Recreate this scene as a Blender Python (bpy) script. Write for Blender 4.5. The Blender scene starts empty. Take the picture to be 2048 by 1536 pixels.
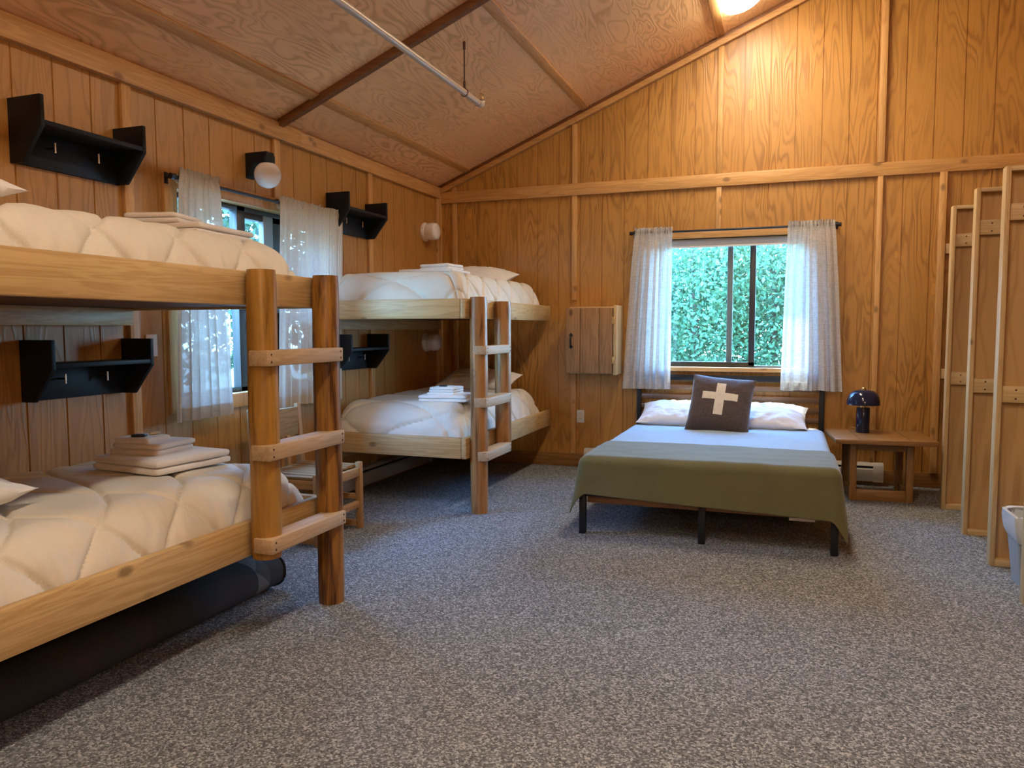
import bpy, bmesh, math, random
from math import sin, cos, pi, radians, sqrt, exp, floor
from mathutils import Vector, Matrix, noise as NZ

S = bpy.context.scene
C = S.collection

# ------------------------------------------------------------------ camera, sky, sun, exposure
YAW, PIT, ROL, FPX, H = 0.347175, 0.0725179, -0.002445, 1526.84, 1.265
cam = bpy.data.cameras.new('camera')
cam.sensor_width = 36.0
cam.lens = FPX / 2048 * 36.0
cam.clip_start = 0.05
camo = bpy.data.objects.new('camera', cam)
C.objects.link(camo)
fw = Vector((-sin(YAW) * cos(PIT), cos(YAW) * cos(PIT), -sin(PIT)))
rt = Vector((cos(YAW), sin(YAW), 0))
up = rt.cross(fw)
r2 = rt * cos(ROL) + up * sin(ROL)
u2 = up * cos(ROL) - rt * sin(ROL)
M = Matrix((r2, u2, -fw)).transposed().to_4x4()
M.translation = (0, 0, H)
camo.matrix_world = M
S.camera = camo

S.view_settings.view_transform = 'Standard'
S.view_settings.look = 'None'
S.view_settings.gamma = 1
S.view_settings.use_curve_mapping = False
S.view_settings.exposure = 1.45
S.cycles.max_bounces = 10
S.cycles.diffuse_bounces = 6
S.cycles.transparent_max_bounces = 12
S.cycles.sample_clamp_indirect = 8
S.cycles.use_denoising = True
S.cycles.caustics_reflective = False
S.cycles.caustics_refractive = False

SKY = 20.0
SUN = 7.0
LAMP = 18.5
FILL_GLOBE = 90.0  # strength of the globe added as fill light
LAMP_COL = (1.0, 0.88, 0.69)

world = bpy.data.worlds.new('sky')
S.world = world
world.use_nodes = True
wn = world.node_tree
wn.nodes.clear()
wo = wn.nodes.new('ShaderNodeOutputWorld')
wb = wn.nodes.new('ShaderNodeBackground')
wb.inputs['Strength'].default_value = SKY
tc = wn.nodes.new('ShaderNodeTexCoord')
sx = wn.nodes.new('ShaderNodeSeparateXYZ')
cr = wn.nodes.new('ShaderNodeValToRGB')
cr.color_ramp.elements[0].position = 0.0
cr.color_ramp.elements[0].color = (0.36, 0.66, 1.0, 1)
cr.color_ramp.elements[1].position = 0.6
cr.color_ramp.elements[1].color = (0.15, 0.40, 1.0, 1)
wn.links.new(tc.outputs['Generated'], sx.inputs[0])
wn.links.new(sx.outputs['Z'], cr.inputs['Fac'])
wn.links.new(cr.outputs['Color'], wb.inputs['Color'])
wn.links.new(wb.outputs[0], wo.inputs['Surface'])

sun = bpy.data.lights.new('sun', 'SUN')
sun.energy = SUN
sun.angle = radians(0.6)
sun.color = (1.0, 0.95, 0.86)
suno = bpy.data.objects.new('sun', sun)
C.objects.link(suno)
sd = Vector((0.10, -0.36, -0.93))          # direction the sunlight travels
suno.rotation_euler = sd.to_track_quat('-Z', 'Y').to_euler()
suno.location = (-2, 12, 14)

# ------------------------------------------------------------------ sizes of the room
XL, YB, XR, YF = -3.18, 6.74, 2.30, -1.60
SL, Z0 = 0.4113, 2.612
def roof(x): return Z0 + SL * (x - XL)
SA = math.atan(SL)
WIN_L = (3.36, 4.80, 0.875, 2.03)      # y0,y1,z0,z1 opening in the left wall
WIN_B = (-1.08, 0.13, 0.93, 2.03)      # x0,x1,z0,z1 opening in the back wall

# daylight portals lie in the two window openings (they only guide sky sampling, they give no light)
def portal(loc, rot, a, b):
    l = bpy.data.lights.new('portal', 'AREA')
    l.shape = 'RECTANGLE'; l.size = a; l.size_y = b
    l.cycles.is_portal = True
    o = bpy.data.objects.new('sky_portal', l)
    o.location = loc; o.rotation_euler = rot
    C.objects.link(o)
portal((-3.34, 4.08, 1.45), (0, -pi / 2, 0), 1.16, 1.44)
portal((-0.475, 6.9, 1.48), (-pi / 2, 0, 0), 1.21, 1.10)

# ------------------------------------------------------------------ mesh helpers
def box(bm, x0, x1, y0, y1, z0, z1, bev=0.003, mx=None):
    r = bmesh.ops.create_cube(bm, size=1)
    vs = r['verts']
    for v in vs:
        v.co = Vector(((x0 + x1) / 2 + v.co.x * (x1 - x0), (y0 + y1) / 2 + v.co.y * (y1 - y0), (z0 + z1) / 2 + v.co.z * (z1 - z0)))
    if bev > 0:
        es = list({e for v in vs for e in v.link_edges})
        r = bmesh.ops.bevel(bm, geom=es, offset=min(bev, 0.45 * min(abs(x1 - x0), abs(y1 - y0), abs(z1 - z0))), segments=2, affect='EDGES', profile=0.5)
        vs = list({v for f in r['faces'] for v in f.verts})
    if mx is not None:
        for v in vs: v.co = mx @ v.co
    return vs

def cyl(bm, p0, p1, r0, r1=None, seg=20, bev=0.0):
    p0, p1 = Vector(p0), Vector(p1)
    d = p1 - p0
    q = d.to_track_quat('Z', 'Y').to_matrix().to_4x4()
    q.translation = (p0 + p1) / 2
    bmesh.ops.create_cone(bm, cap_ends=True, segments=seg, radius1=r0, radius2=r0 if r1 is None else r1, depth=d.length, matrix=q)

def tube(bm, pts, r, seg=10):
    pts = [Vector(p) for p in pts]
    rings = []
    n = len(pts)
    for i, p in enumerate(pts):
        t = (pts[min(i + 1, n - 1)] - pts[max(i - 1, 0)]).normalized()
        a = Vector((0, 0, 1)) if abs(t.z) < 0.9 else Vector((1, 0, 0))
        b1 = t.cross(a).normalized(); b2 = t.cross(b1)
        rr = r[i] if isinstance(r, (list, tuple)) else r
        rings.append([bm.verts.new(p + b1 * rr * cos(2 * pi * k / seg) + b2 * rr * sin(2 * pi * k / seg)) for k in range(seg)])
    for a, b in zip(rings, rings[1:]):
        for k in range(seg):
            bm.faces.new((a[k], a[(k + 1) % seg], b[(k + 1) % seg], b[k]))
    bm.faces.new(rings[0]); bm.faces.new(rings[-1][::-1])

def lathe(bm, prof, mx=Matrix(), seg=36):
    rings = []
    for r, z in prof:
        if r < 1e-5:
            rings.append([bm.verts.new(mx @ Vector((0, 0, z)))])
        else:
            rings.append([bm.verts.new(mx @ Vector((r * cos(2 * pi * k / seg), r * sin(2 * pi * k / seg), z))) for k in range(seg)])
    for a, b in zip(rings, rings[1:]):
        for k in range(seg):
            k2 = (k + 1) % seg
            q = [a[k % len(a)], a[k2 % len(a)], b[k2 % len(b)], b[k % len(b)]]
            u = []
            for v in q:
                if v not in u: u.append(v)
            if len(u) > 2: bm.faces.new(u)

def prism(bm, poly, ext, bev=0.0):
    """poly: list of 3-D points of one flat face, ext: extrusion vector"""
    ext = Vector(ext)
    a = [bm.verts.new(Vector(p)) for p in poly]
    b = [bm.verts.new(Vector(p) + ext) for p in poly]
    n = len(a)
    bm.faces.new(a[::-1]); bm.faces.new(b)
    for k in range(n):
        bm.faces.new((a[k], a[(k + 1) % n], b[(k + 1) % n], b[k]))
    if bev:
        es = list({e for v in a + b for e in v.link_edges})
        bmesh.ops.bevel(bm, geom=es, offset=bev, segments=2, affect='EDGES', profile=0.5)

def grid(bm, nu, nv, fn, closed=False):
    vs = [[bm.verts.new(fn(i / (nu - 1), j / (nv - 1))) for j in range(nv)] for i in range(nu)]
    for i in range(nu - 1):
        for j in range(nv - 1):
            bm.faces.new((vs[i][j], vs[i + 1][j], vs[i + 1][j + 1], vs[i][j + 1]))
    return vs

def softbox(bm, c, size, r, cuts=12, amp=0.0, freq=6.0, mx=None, seed=0):
    """rounded, slightly lumpy block"""
    t = bmesh.new()
    bmesh.ops.create_cube(t, size=1)
    bmesh.ops.subdivide_edges(t, edges=t.edges[:], cuts=cuts, use_grid_fill=True)
    hx, hy, hz = size[0] / 2, size[1] / 2, size[2] / 2
    m = {}
    for v in t.verts:
        p = Vector((v.co.x * 2 * hx, v.co.y * 2 * hy, v.co.z * 2 * hz))
        q = Vector((max(-hx + r, min(hx - r, p.x)), max(-hy + r, min(hy - r, p.y)), max(-hz + r, min(hz - r, p.z))))
        d = p - q
        if d.length > 1e-7: p = q + d.normalized() * r
        if amp:
            w = NZ.noise((p + Vector((seed * 3.1, seed * 1.7, seed))) * freq)
            p += p.normalized() * amp * w
        p += Vector(c)
        if mx is not None: p = mx @ p
        m[v] = bm.verts.new(p)
    for f in t.faces:
        bm.faces.new([m[v] for v in f.verts])
    t.free()

def finish(bm, name, m, sharp=35, recalc=True):
    if recalc: bmesh.ops.recalc_face_normals(bm, faces=bm.faces[:])
    me = bpy.data.meshes.new(name)
    bm.to_mesh(me); bm.free()
    me.shade_smooth()
    me.set_sharp_from_angle(angle=radians(sharp))
    if m is not None: me.materials.append(m)
    return me

def obj(name, bm, m, parent=None, sharp=35, recalc=True, world=True):
    """one mesh object; vertices are given in world space (or in the parent's space when world is False)"""
    if parent is not None and world:
        inv = world_matrix(parent).inverted()
        for v in bm.verts: v.co = inv @ v.co
    o = bpy.data.objects.new(name, finish(bm, name, m, sharp, recalc))
    C.objects.link(o)
    if parent is not None: o.parent = parent
    return o

def world_matrix(o):
    m = Matrix.LocRotScale(o.location, o.rotation_euler, o.scale)
    return world_matrix(o.parent) @ m if o.parent else m

def tag(o, label, cat, group=None):
    o['label'] = label; o['category'] = cat
    if group: o['group'] = group
    return o

def thing(name, label, cat, loc=(0, 0, 0), rotz=0.0, group=None):
    o = bpy.data.objects.new(name, None)
    o.empty_display_size = 0.1
    C.objects.link(o)
    o.location = loc; o.rotation_euler = (0, 0, rotz)
    return tag(o, label, cat, group)

def solo(name, bm, m, label, cat, loc=(0, 0, 0), group=None, sharp=35, rot=(0, 0, 0)):
    """a thing that is one mesh; vertices local to loc"""
    o = bpy.data.objects.new(name, finish(bm, name, m, sharp))
    C.objects.link(o)
    o.location = loc; o.rotation_euler = rot
    return tag(o, label, cat, group)

def struct(name, bm, m, parent=None, sharp=35, recalc=True):
    o = obj(name, bm, m, parent, sharp, recalc)
    if parent is None: o['kind'] = 'structure'
    return o

def dup(root, loc, label, rotz=None, rot=None):
    r = root.copy(); C.objects.link(r)
    r.location = loc; r['label'] = label
    if rotz is not None: r.rotation_euler = (0, 0, rotz)
    if rot is not None: r.rotation_euler = rot
    for ch in list(root.children):
        c = ch.copy(); C.objects.link(c); c.parent = r
        for g in list(ch.children):
            d = g.copy(); C.objects.link(d); d.parent = c
    return r

# ------------------------------------------------------------------ materials
class NT:
    def __init__(s, name):
        s.m = bpy.data.materials.new(name); s.m.use_nodes = True
        s.t = s.m.node_tree; s.t.nodes.clear()
        s.out = s.n('ShaderNodeOutputMaterial')
        s.b = s.n('ShaderNodeBsdfPrincipled')
        s.l(s.b.outputs[0], s.out.inputs['Surface'])
    def n(s, typ, **k):
        x = s.t.nodes.new(typ)
        for a, v in k.items(): setattr(x, a, v)
        return x
    def l(s, a, b): s.t.links.new(a, b)
    def set(s, x, **k):
        for a, v in k.items(): x.inputs[a.replace('_', ' ')].default_value = v
        return x
    def coords(s, scale=(1, 1, 1), rand=True):
        tc = s.n('ShaderNodeTexCoord')
        mp = s.n('ShaderNodeMapping')
        if rand:
            oi = s.n('ShaderNodeObjectInfo')
            mu = s.n('ShaderNodeVectorMath', operation='SCALE'); mu.inputs[0].default_value = (37, 53, 41)
            s.l(oi.outputs['Random'], mu.inputs['Scale'])
            ad = s.n('ShaderNodeVectorMath', operation='ADD')
            s.l(tc.outputs['Object'], ad.inputs[0]); s.l(mu.outputs[0], ad.inputs[1])
            s.l(ad.outputs[0], mp.inputs['Vector'])
        else:
            s.l(tc.outputs['Object'], mp.inputs['Vector'])
        mp.inputs['Scale'].default_value = scale
        return mp.outputs[0]
    def noise(s, vec, scale, detail=2, rough=0.5, dist=0.0):
        x = s.n('ShaderNodeTexNoise')
        s.set(x, Scale=scale, Detail=detail, Roughness=rough, Distortion=dist)
        s.l(vec, x.inputs['Vector'])
        return x.outputs['Fac']
    def math(s, op, a, b=None, c=None):
        x = s.n('ShaderNodeMath', operation=op)
        for i, v in enumerate((a, b, c)):
            if v is None: continue
            if isinstance(v, (int, float)): x.inputs[i].default_value = v
            else: s.l(v, x.inputs[i])
        return x.outputs[0]
    def ramp(s, fac, *stops):
        x = s.n('ShaderNodeValToRGB')
        e = x.color_ramp.elements
        while len(e) < len(stops): e.new(0.5)
        for k, (p, c) in zip(e, stops):
            k.position = p; k.color = (*c, 1) if len(c) == 3 else c
        s.l(fac, x.inputs['Fac'])
        return x.outputs['Color']
    def mix(s, fac, a, b, mode='MIX'):
        x = s.n('ShaderNodeMix', data_type='RGBA', blend_type=mode)
        for i, v in ((0, fac), (6, a), (7, b)):
            if isinstance(v, (int, float)): x.inputs[i].default_value = v
            elif isinstance(v, tuple): x.inputs[i].default_value = (*v, 1) if len(v) == 3 else v
            else: s.l(v, x.inputs[i])
        return x.outputs[2]
    def bump(s, hgt, strength=0.3, dist=0.01):
        x = s.n('ShaderNodeBump')
        s.set(x, Strength=strength, Distance=dist)
        s.l(hgt, x.inputs['Height']); s.l(x.outputs[0], s.b.inputs['Normal'])
    def color(s, c):
        if isinstance(c, tuple): s.b.inputs['Base Color'].default_value = (*c, 1)
        else: s.l(c, s.b.inputs['Base Color'])
    def rough(s, r): s.b.inputs['Roughness'].default_value = r

def axis_scale(along, across, axis):
    v = [across] * 3
    v['xyz'.index(axis)] = along
    return tuple(v)

def wood(name, light, dark, axis, knots=True, rough=0.55, grain=1.0, knot_col=None, streak=1.0, knot_size=0.17):
    """planed lumber: long soft grain bands and a few knots"""
    n = NT(name)
    v = n.coords(axis_scale(0.55 * grain, 9.0 * grain, axis))
    a = n.noise(v, 2.2, 3, 0.55, 0.6)
    b = n.math('SINE', n.math('MULTIPLY', a, 38.0))
    b = n.math('MULTIPLY_ADD', b, 0.5, 0.5)
    v2 = n.coords(axis_scale(4.0, 130.0, axis))
    f = n.noise(v2, 1.0, 2, 0.6)
    g = n.math('MULTIPLY_ADD', b, 0.55 * streak, n.math('MULTIPLY', f, 0.45))
    col = n.ramp(g, (0.12, dark), (0.75, light))
    v4 = n.coords((1, 1, 1))
    big = n.noise(v4, 1.6, 2)
    col = n.mix(0.35, col, n.ramp(big, (0.3, tuple(c * 0.72 for c in light)), (0.7, tuple(min(1, c * 1.12) for c in light))))
    if knots:
        v3 = n.coords(axis_scale(4.2, 7.0, axis))
        vo = n.n('ShaderNodeTexVoronoi'); n.l(v3, vo.inputs['Vector'])
        n.set(vo, Scale=1.0, Randomness=1.0)
        k = n.ramp(vo.outputs['Distance'], (knot_size * 0.45, (1, 1, 1)), (knot_size, (0, 0, 0)))
        col = n.mix(n.math('MULTIPLY', k, 0.75), col, knot_col or tuple(c * 0.40 for c in dark))
    n.color(col); n.rough(rough)
    n.bump(g, 0.12, 0.004)
    return n.m

def plywood(name, light, dark, axis, freq=1.0, lines=70.0, contrast=1.0, rough=0.5, patches=True, panel=None, fine=0.0, along=0.5):
    """rotary-cut plywood: wandering contour grain along one axis"""
    n = NT(name)
    v = n.coords(axis_scale(along * freq, 3.0 * freq, axis), rand=False)
    a = n.noise(v, 1.0, 2.5, 0.5, 0.35)
    b = n.math('SINE', n.math('MULTIPLY', a, lines))
    b = n.math('MULTIPLY_ADD', b, 0.5, 0.5)
    b = n.math('POWER', b, 2.2)
    v2 = n.coords(axis_scale(5.0, 90.0, axis), rand=False)
    f = n.noise(v2, 1.0, 3, 0.65)
    vb = n.coords((1, 1, 1), rand=False)
    big = n.noise(vb, 0.9, 3, 0.55)
    amt = n.ramp(n.noise(vb, 1.5, 2), (0.30, (0.15,) * 3), (0.70, (1, 1, 1)))
    g = n.math('MULTIPLY', b, n.math('MULTIPLY', amt, 0.75 * contrast))
    g = n.math('ADD', g, n.math('MULTIPLY', n.math('SUBTRACT', f, 0.5), 0.55))
    col = n.ramp(g, (0.0, light), (0.85, dark))
    col = n.mix(0.45, col, n.ramp(big, (0.30, tuple(c * 0.70 for c in light)), (0.70, tuple(min(1, c * 1.15) for c in light))), 'MULTIPLY' if False else 'MIX')
    if patches:
        v3 = n.coords(axis_scale(1.7, 3.6, axis), rand=False)
        vo = n.n('ShaderNodeTexVoronoi'); n.l(v3, vo.inputs['Vector']); n.set(vo, Scale=1.0, Randomness=1.0)
        vw = n.n('ShaderNodeSeparateColor'); n.l(vo.outputs['Color'], vw.inputs[0])
        pick = n.math('GREATER_THAN', vw.outputs[0], 0.62)
        k = n.math('MULTIPLY', n.math('LESS_THAN', vo.outputs['Distance'], 0.085), pick)
        col = n.mix(n.math('MULTIPLY', k, 0.55), col, tuple(min(1, c * 1.35) for c in light))
    n.color(col); n.rough(rough)
    n.bump(g, 0.25, 0.004)
    return n.m

def plain(name, col, rough=0.6, metal=0.0, bump=0.0, bscale=200, spec=0.5, var=0.0):
    n = NT(name)
    if var > 0:
        v = n.coords((1, 1, 1))
        f = n.noise(v, 7.0, 3)
        n.color(n.ramp(f, (0.3, tuple(c * (1 - var) for c in col)), (0.7, tuple(min(1, c * (1 + var)) for c in col))))
    else: n.color(col)
    n.rough(rough); n.b.inputs['Metallic'].default_value = metal
    n.b.inputs['Specular IOR Level'].default_value = spec
    if bump:
        v = n.coords((1, 1, 1)); n.bump(n.noise(v, bscale, 2), bump, 0.003)
    return n.m

def fabric(name, col, bump=0.25, scale=420, sheen=0.2, var=0.06, rough=0.85):
    n = NT(name)
    v = n.coords((1, 1, 1))
    f = n.noise(v, scale, 2, 0.6)
    g = n.noise(v, 5.0, 3)
    c = n.ramp(g, (0.3, tuple(x * (1 - var) for x in col)), (0.7, tuple(min(1, x * (1 + var)) for x in col)))
    c = n.mix(0.22, c, n.ramp(f, (0.3, tuple(x * 0.6 for x in col)), (0.7, tuple(min(1, x * 1.3) for x in col))))
    n.color(c); n.rough(rough)
    n.b.inputs['Sheen Weight'].default_value = sheen
    n.b.inputs['Specular IOR Level'].default_value = 0.2
    n.bump(f, bump, 0.002)
    return n.m

def curtain_mat(name, col, trans=0.3, see=(0.42, 0.12)):
    n = NT(name)
    v = n.coords((700, 700, 700))
    w = n.noise(n.coords((1700, 1700, 60)), 0.3, 2, 0.6)
    h = n.noise(n.coords((70, 70, 1700)), 0.3, 2, 0.6)
    f = n.math('MULTIPLY_ADD', w, 0.5, n.math('MULTIPLY', h, 0.5))
    c = n.ramp(f, (0.35, tuple(x * 0.80 for x in col)), (0.62, col))
    n.color(c); n.rough(0.9); n.b.inputs['Specular IOR Level'].default_value = 0.1
    tr = n.n('ShaderNodeBsdfTranslucent'); n.l(c, tr.inputs['Color'])
    tp = n.n('ShaderNodeBsdfTransparent')
    m1 = n.n('ShaderNodeMixShader'); m1.inputs[0].default_value = trans
    n.l(n.b.outputs[0], m1.inputs[1]); n.l(tr.outputs[0], m1.inputs[2])
    m2 = n.n('ShaderNodeMixShader')
    n.l(n.ramp(f, (0.34, (see[0],) * 3), (0.60, (see[1],) * 3)), m2.inputs[0])
    n.l(m1.outputs[0], m2.inputs[1]); n.l(tp.outputs[0], m2.inputs[2])
    n.l(m2.outputs[0], n.out.inputs['Surface'])
    n.bump(f, 0.2, 0.002)
    return n.m

def glass_mat():
    n = NT('window_glass')
    tp = n.n('ShaderNodeBsdfTransparent'); tp.inputs[0].default_value = (0.90, 0.97, 0.95, 1)
    gl = n.n('ShaderNodeBsdfGlossy'); gl.inputs['Roughness'].default_value = 0.02
    mx = n.n('ShaderNodeMixShader')
    mx.inputs[0].default_value = 0.06; n.l(tp.outputs[0], mx.inputs[1]); n.l(gl.outputs[0], mx.inputs[2])
    n.l(mx.outputs[0], n.out.inputs['Surface'])
    return n.m

def emit(name, col, st):
    n = NT(name)
    e = n.n('ShaderNodeEmission'); e.inputs[0].default_value = (*col, 1); e.inputs[1].default_value = st
    n.l(e.outputs[0], n.out.inputs['Surface'])
    return n.m

def carpet_mat():
    n = NT('loop_carpet')
    v = n.coords((1, 1, 1), rand=False)
    vo = n.n('ShaderNodeTexVoronoi'); n.l(v, vo.inputs['Vector']); n.set(vo, Scale=150.0, Randomness=1.0)
    sc = n.n('ShaderNodeSeparateColor'); n.l(vo.outputs['Color'], sc.inputs[0])
    fl = n.noise(v, 240.0, 2, 0.6)
    g = n.math('MULTIPLY_ADD', sc.outputs[0], 0.62, n.math('MULTIPLY', fl, 0.45))
    big = n.noise(v, 1.3, 3)
    c = n.ramp(g, (0.18, (0.030, 0.032, 0.033)), (0.46, (0.140, 0.145, 0.146)), (0.66, (0.27, 0.278, 0.28)), (0.90, (0.62, 0.63, 0.63)))
    c = n.mix(0.25, c, n.ramp(big, (0.3, (0.15, 0.154, 0.155)), (0.7, (0.25, 0.257, 0.26))))
    n.color(c); n.rough(0.95); n.b.inputs['Specular IOR Level'].default_value = 0.1
    h = n.math('SUBTRACT', g, vo.outputs['Distance'])
    n.bump(h, 0.7, 0.006)
    return n.m

def log_mat(name, light, dark, seed=0.0, streak=0.5):
    n = NT(name)
    v = n.coords((16, 16, 1.5))
    a = n.noise(v, 1.0, 4, 0.6, 1.2)
    v2 = n.coords((60, 60, 4))
    f = n.noise(v2, 1.0, 3, 0.6)
    g = n.math('MULTIPLY_ADD', a, 0.75, n.math('MULTIPLY', f, 0.25))
    mid = tuple((l * 0.62 + d * 0.38) for l, d in zip(light, dark))
    c = n.ramp(g, (streak - 0.13, dark), (streak - 0.03, mid), (streak + 0.10, light))
    vk = n.coords((5.5, 5.5, 3.4))
    vo = n.n('ShaderNodeTexVoronoi'); n.l(vk, vo.inputs['Vector']); n.set(vo, Scale=1.0)
    k = n.ramp(vo.outputs['Distance'], (0.05, (0.0,) * 3), (0.10, (1, 1, 1)), (0.13, (0, 0, 0)))
    c = n.mix(n.math('MULTIPLY', k, 0.7), c, dark)
    n.color(c); n.rough(0.38)
    n.bump(g, 0.35, 0.01)
    return n.m

M_WALL_B = plywood('grooved_plywood_back', (0.46, 0.222, 0.046), (0.17, 0.062, 0.010), 'z', 1.75, 95, 1.35, 0.42, along=0.42)
M_WALL_L = plywood('grooved_plywood_left', (0.46, 0.225, 0.058), (0.20, 0.080, 0.015), 'z', 1.9, 80, 0.95, 0.42, along=0.42)
M_CEIL = plywood('ceiling_plywood', (0.90, 0.555, 0.275), (0.48, 0.235, 0.09), 'y', 1.6, 120, 1.25, 0.55, along=0.62)
M_TRIM = {a: wood('pine_trim_' + a, (0.60, 0.33, 0.115), (0.42, 0.20, 0.055), a, True, 0.5) for a in 'xyz'}
M_BEAM = wood('stained_rafter', (0.22, 0.085, 0.026), (0.13, 0.045, 0.012), 'x', False, 0.5)
M_RAIL = {a: wood('pine_bunk_rail_' + a, (0.56, 0.385, 0.175), (0.38, 0.225, 0.08), a, True, 0.45) for a in 'xyz'}
M_RUNG = wood('bare_pine_rung', (0.48, 0.335, 0.195), (0.35, 0.22, 0.11), 'y', True, 0.6, knot_size=0.10)
M_DECK = wood('dark_deck', (0.13, 0.05, 0.02), (0.08, 0.03, 0.012), 'y', False, 0.6)
M_LOG_A = log_mat('honey_log', (0.38, 0.195, 0.036), (0.14, 0.055, 0.008), 0, 0.46)
M_LOG_B = log_mat('streaked_log', (0.36, 0.165, 0.028), (0.060, 0.018, 0.004), 1, 0.52)
M_LOG_C = log_mat('brown_log', (0.40, 0.20, 0.07), (0.13, 0.05, 0.014), 2, 0.50)
M_LOGEND = wood('log_end', (0.55, 0.33, 0.13), (0.40, 0.2, 0.06), 'z', False)
M_PANEL = plywood('panel_plywood', (0.56, 0.345, 0.145), (0.30, 0.15, 0.048), 'z', 1.8, 42, 1.3, 0.5, patches=False)
M_PFRAME = {a: wood('panel_frame_' + a, (0.62, 0.43, 0.21), (0.46, 0.29, 0.12), a, True, 0.5, knot_size=0.11) for a in 'xyz'}
M_OAK = {a: wood('brown_oak_' + a, (0.30, 0.148, 0.045), (0.16, 0.066, 0.015), a, False, 0.4) for a in 'xyz'}
M_BARN = wood('barn_board', (0.37, 0.205, 0.095), (0.20, 0.10, 0.042), 'z', True, 0.75)
M_CHAIR = {a: wood('chair_wood_' + a, (0.44, 0.25, 0.10), (0.28, 0.14, 0.05), a, False, 0.5) for a in 'xyz'}
M_CARPET = carpet_mat()
M_BLACK = plain('black_shelf_paint', (0.0055, 0.0065, 0.0095), 0.55, bump=0.08, bscale=60, spec=0.3)
M_METAL = plain('black_bed_metal', (0.007, 0.008, 0.012), 0.45, spec=0.4)
M_SLAT = plain('bronze_slat', (0.19, 0.11, 0.07), 0.35)
M_STEEL = plain('brushed_steel', (0.62, 0.60, 0.56), 0.35, 1.0)
M_BRASS = plain('brass', (0.70, 0.50, 0.22), 0.3, 1.0)
M_PIPE = plain('pipe_paint', (0.50, 0.42, 0.34), 0.4, 0.4)
M_RUST = plain('dark_iron', (0.09, 0.035, 0.018), 0.6, 0.3)
M_WHITE = plain('white_enamel', (0.78, 0.76, 0.72), 0.4)
M_OPAL = plain('opal_glass', (0.82, 0.82, 0.82), 0.12)
M_HEATER = plain('heater_enamel', (0.42, 0.43, 0.45), 0.4)
M_HEATER_W = plain('heater_enamel_white', (0.52, 0.50, 0.46), 0.4)
M_DARKSLOT = plain('heater_slot', (0.015, 0.015, 0.017), 0.7)
M_PLATE = plain('ivory_plate', (0.66, 0.63, 0.55), 0.4)
M_COMF = fabric('cream_comforter', (0.66, 0.615, 0.53), 0.10, 500, 0.1, 0.04, 0.6)
M_LINEN = fabric('white_pillowcase', (0.80, 0.79, 0.78), 0.08, 500, 0.1, 0.03, 0.75)
M_PINKLINEN = fabric('warm_pillowcase', (0.76, 0.70, 0.64), 0.08, 500, 0.1, 0.03, 0.75)
M_TOWEL = fabric('terry_towel', (0.70, 0.65, 0.60), 0.9, 260, 0.4, 0.05, 0.95)
M_TOWELW = fabric('white_terry', (0.80, 0.80, 0.80), 0.9, 260, 0.4, 0.04, 0.95)
M_OLIVE = fabric('olive_wool', (0.118, 0.112, 0.048), 0.4, 330, 0.25, 0.08, 0.95)
M_LINENB = fabric('bed_pillowcase', (0.62, 0.62, 0.63), 0.08, 500, 0.1, 0.03, 0.75)
M_QUILT = fabric('pale_quilt', (0.29, 0.38, 0.46), 0.12, 400, 0.1, 0.03)
M_CURT = curtain_mat('linen_curtain', (0.62, 0.56, 0.465), 0.18, (0.10, 0.015))
M_CURTB = curtain_mat('sheer_curtain', (0.72, 0.70, 0.665), 0.38, (0.42, 0.14))
M_GLASS = glass_mat()
M_FRAME = plain('bronze_window_frame', (0.030, 0.030, 0.032), 0.4)
M_GRAYF = plain('weathered_sash', (0.22, 0.23, 0.24), 0.5)
M_SHADE = plain('grey_roller_shade', (0.42, 0.42, 0.42), 0.8)
M_NAVY = plain('navy_lacquer', (0.010, 0.014, 0.045), 0.12)
M_LENS = emit('lit_lens', LAMP_COL, LAMP)
M_BIN = plain('grey_plastic', (0.30, 0.33, 0.37), 0.45)
M_BAG = plain('clear_liner', (0.62, 0.66, 0.70), 0.25)
M_BLACKPL = plain('black_plastic', (0.012, 0.012, 0.013), 0.4)
M_GRAVEL = plain('pale_gravel', (0.15, 0.15, 0.12), 0.95, var=0.3)
M_TRUNK = plain('bark', (0.14, 0.10, 0.07), 0.9, var=0.3)

def leaf_mat(name, k):
    n = NT(name)
    v = n.coords((1, 1, 1))
    f = n.noise(v, 6.0, 3, 0.7)
    c = n.ramp(f, (0.25, (0.035 * k, 0.105 * k, 0.055 * k)), (0.5, (0.085 * k, 0.21 * k, 0.10 * k)), (0.75, (0.24 * k, 0.34 * k, 0.15 * k)))
    n.color(c); n.rough(0.5)
    tr = n.n('ShaderNodeBsdfTranslucent'); n.l(c, tr.inputs['Color'])
    mx = n.n('ShaderNodeMixShader'); mx.inputs[0].default_value = 0.35
    n.l(n.b.outputs[0], mx.inputs[1]); n.l(tr.outputs[0], mx.inputs[2])
    n.l(mx.outputs[0], n.out.inputs['Surface'])
    return n.m
M_LEAF = leaf_mat('leaves', 1.0)
M_LEAF_DARK = leaf_mat('low_bounce_leaves', 0.42)  # leaf colour darkened to cut green light bounced through the left window

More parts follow.
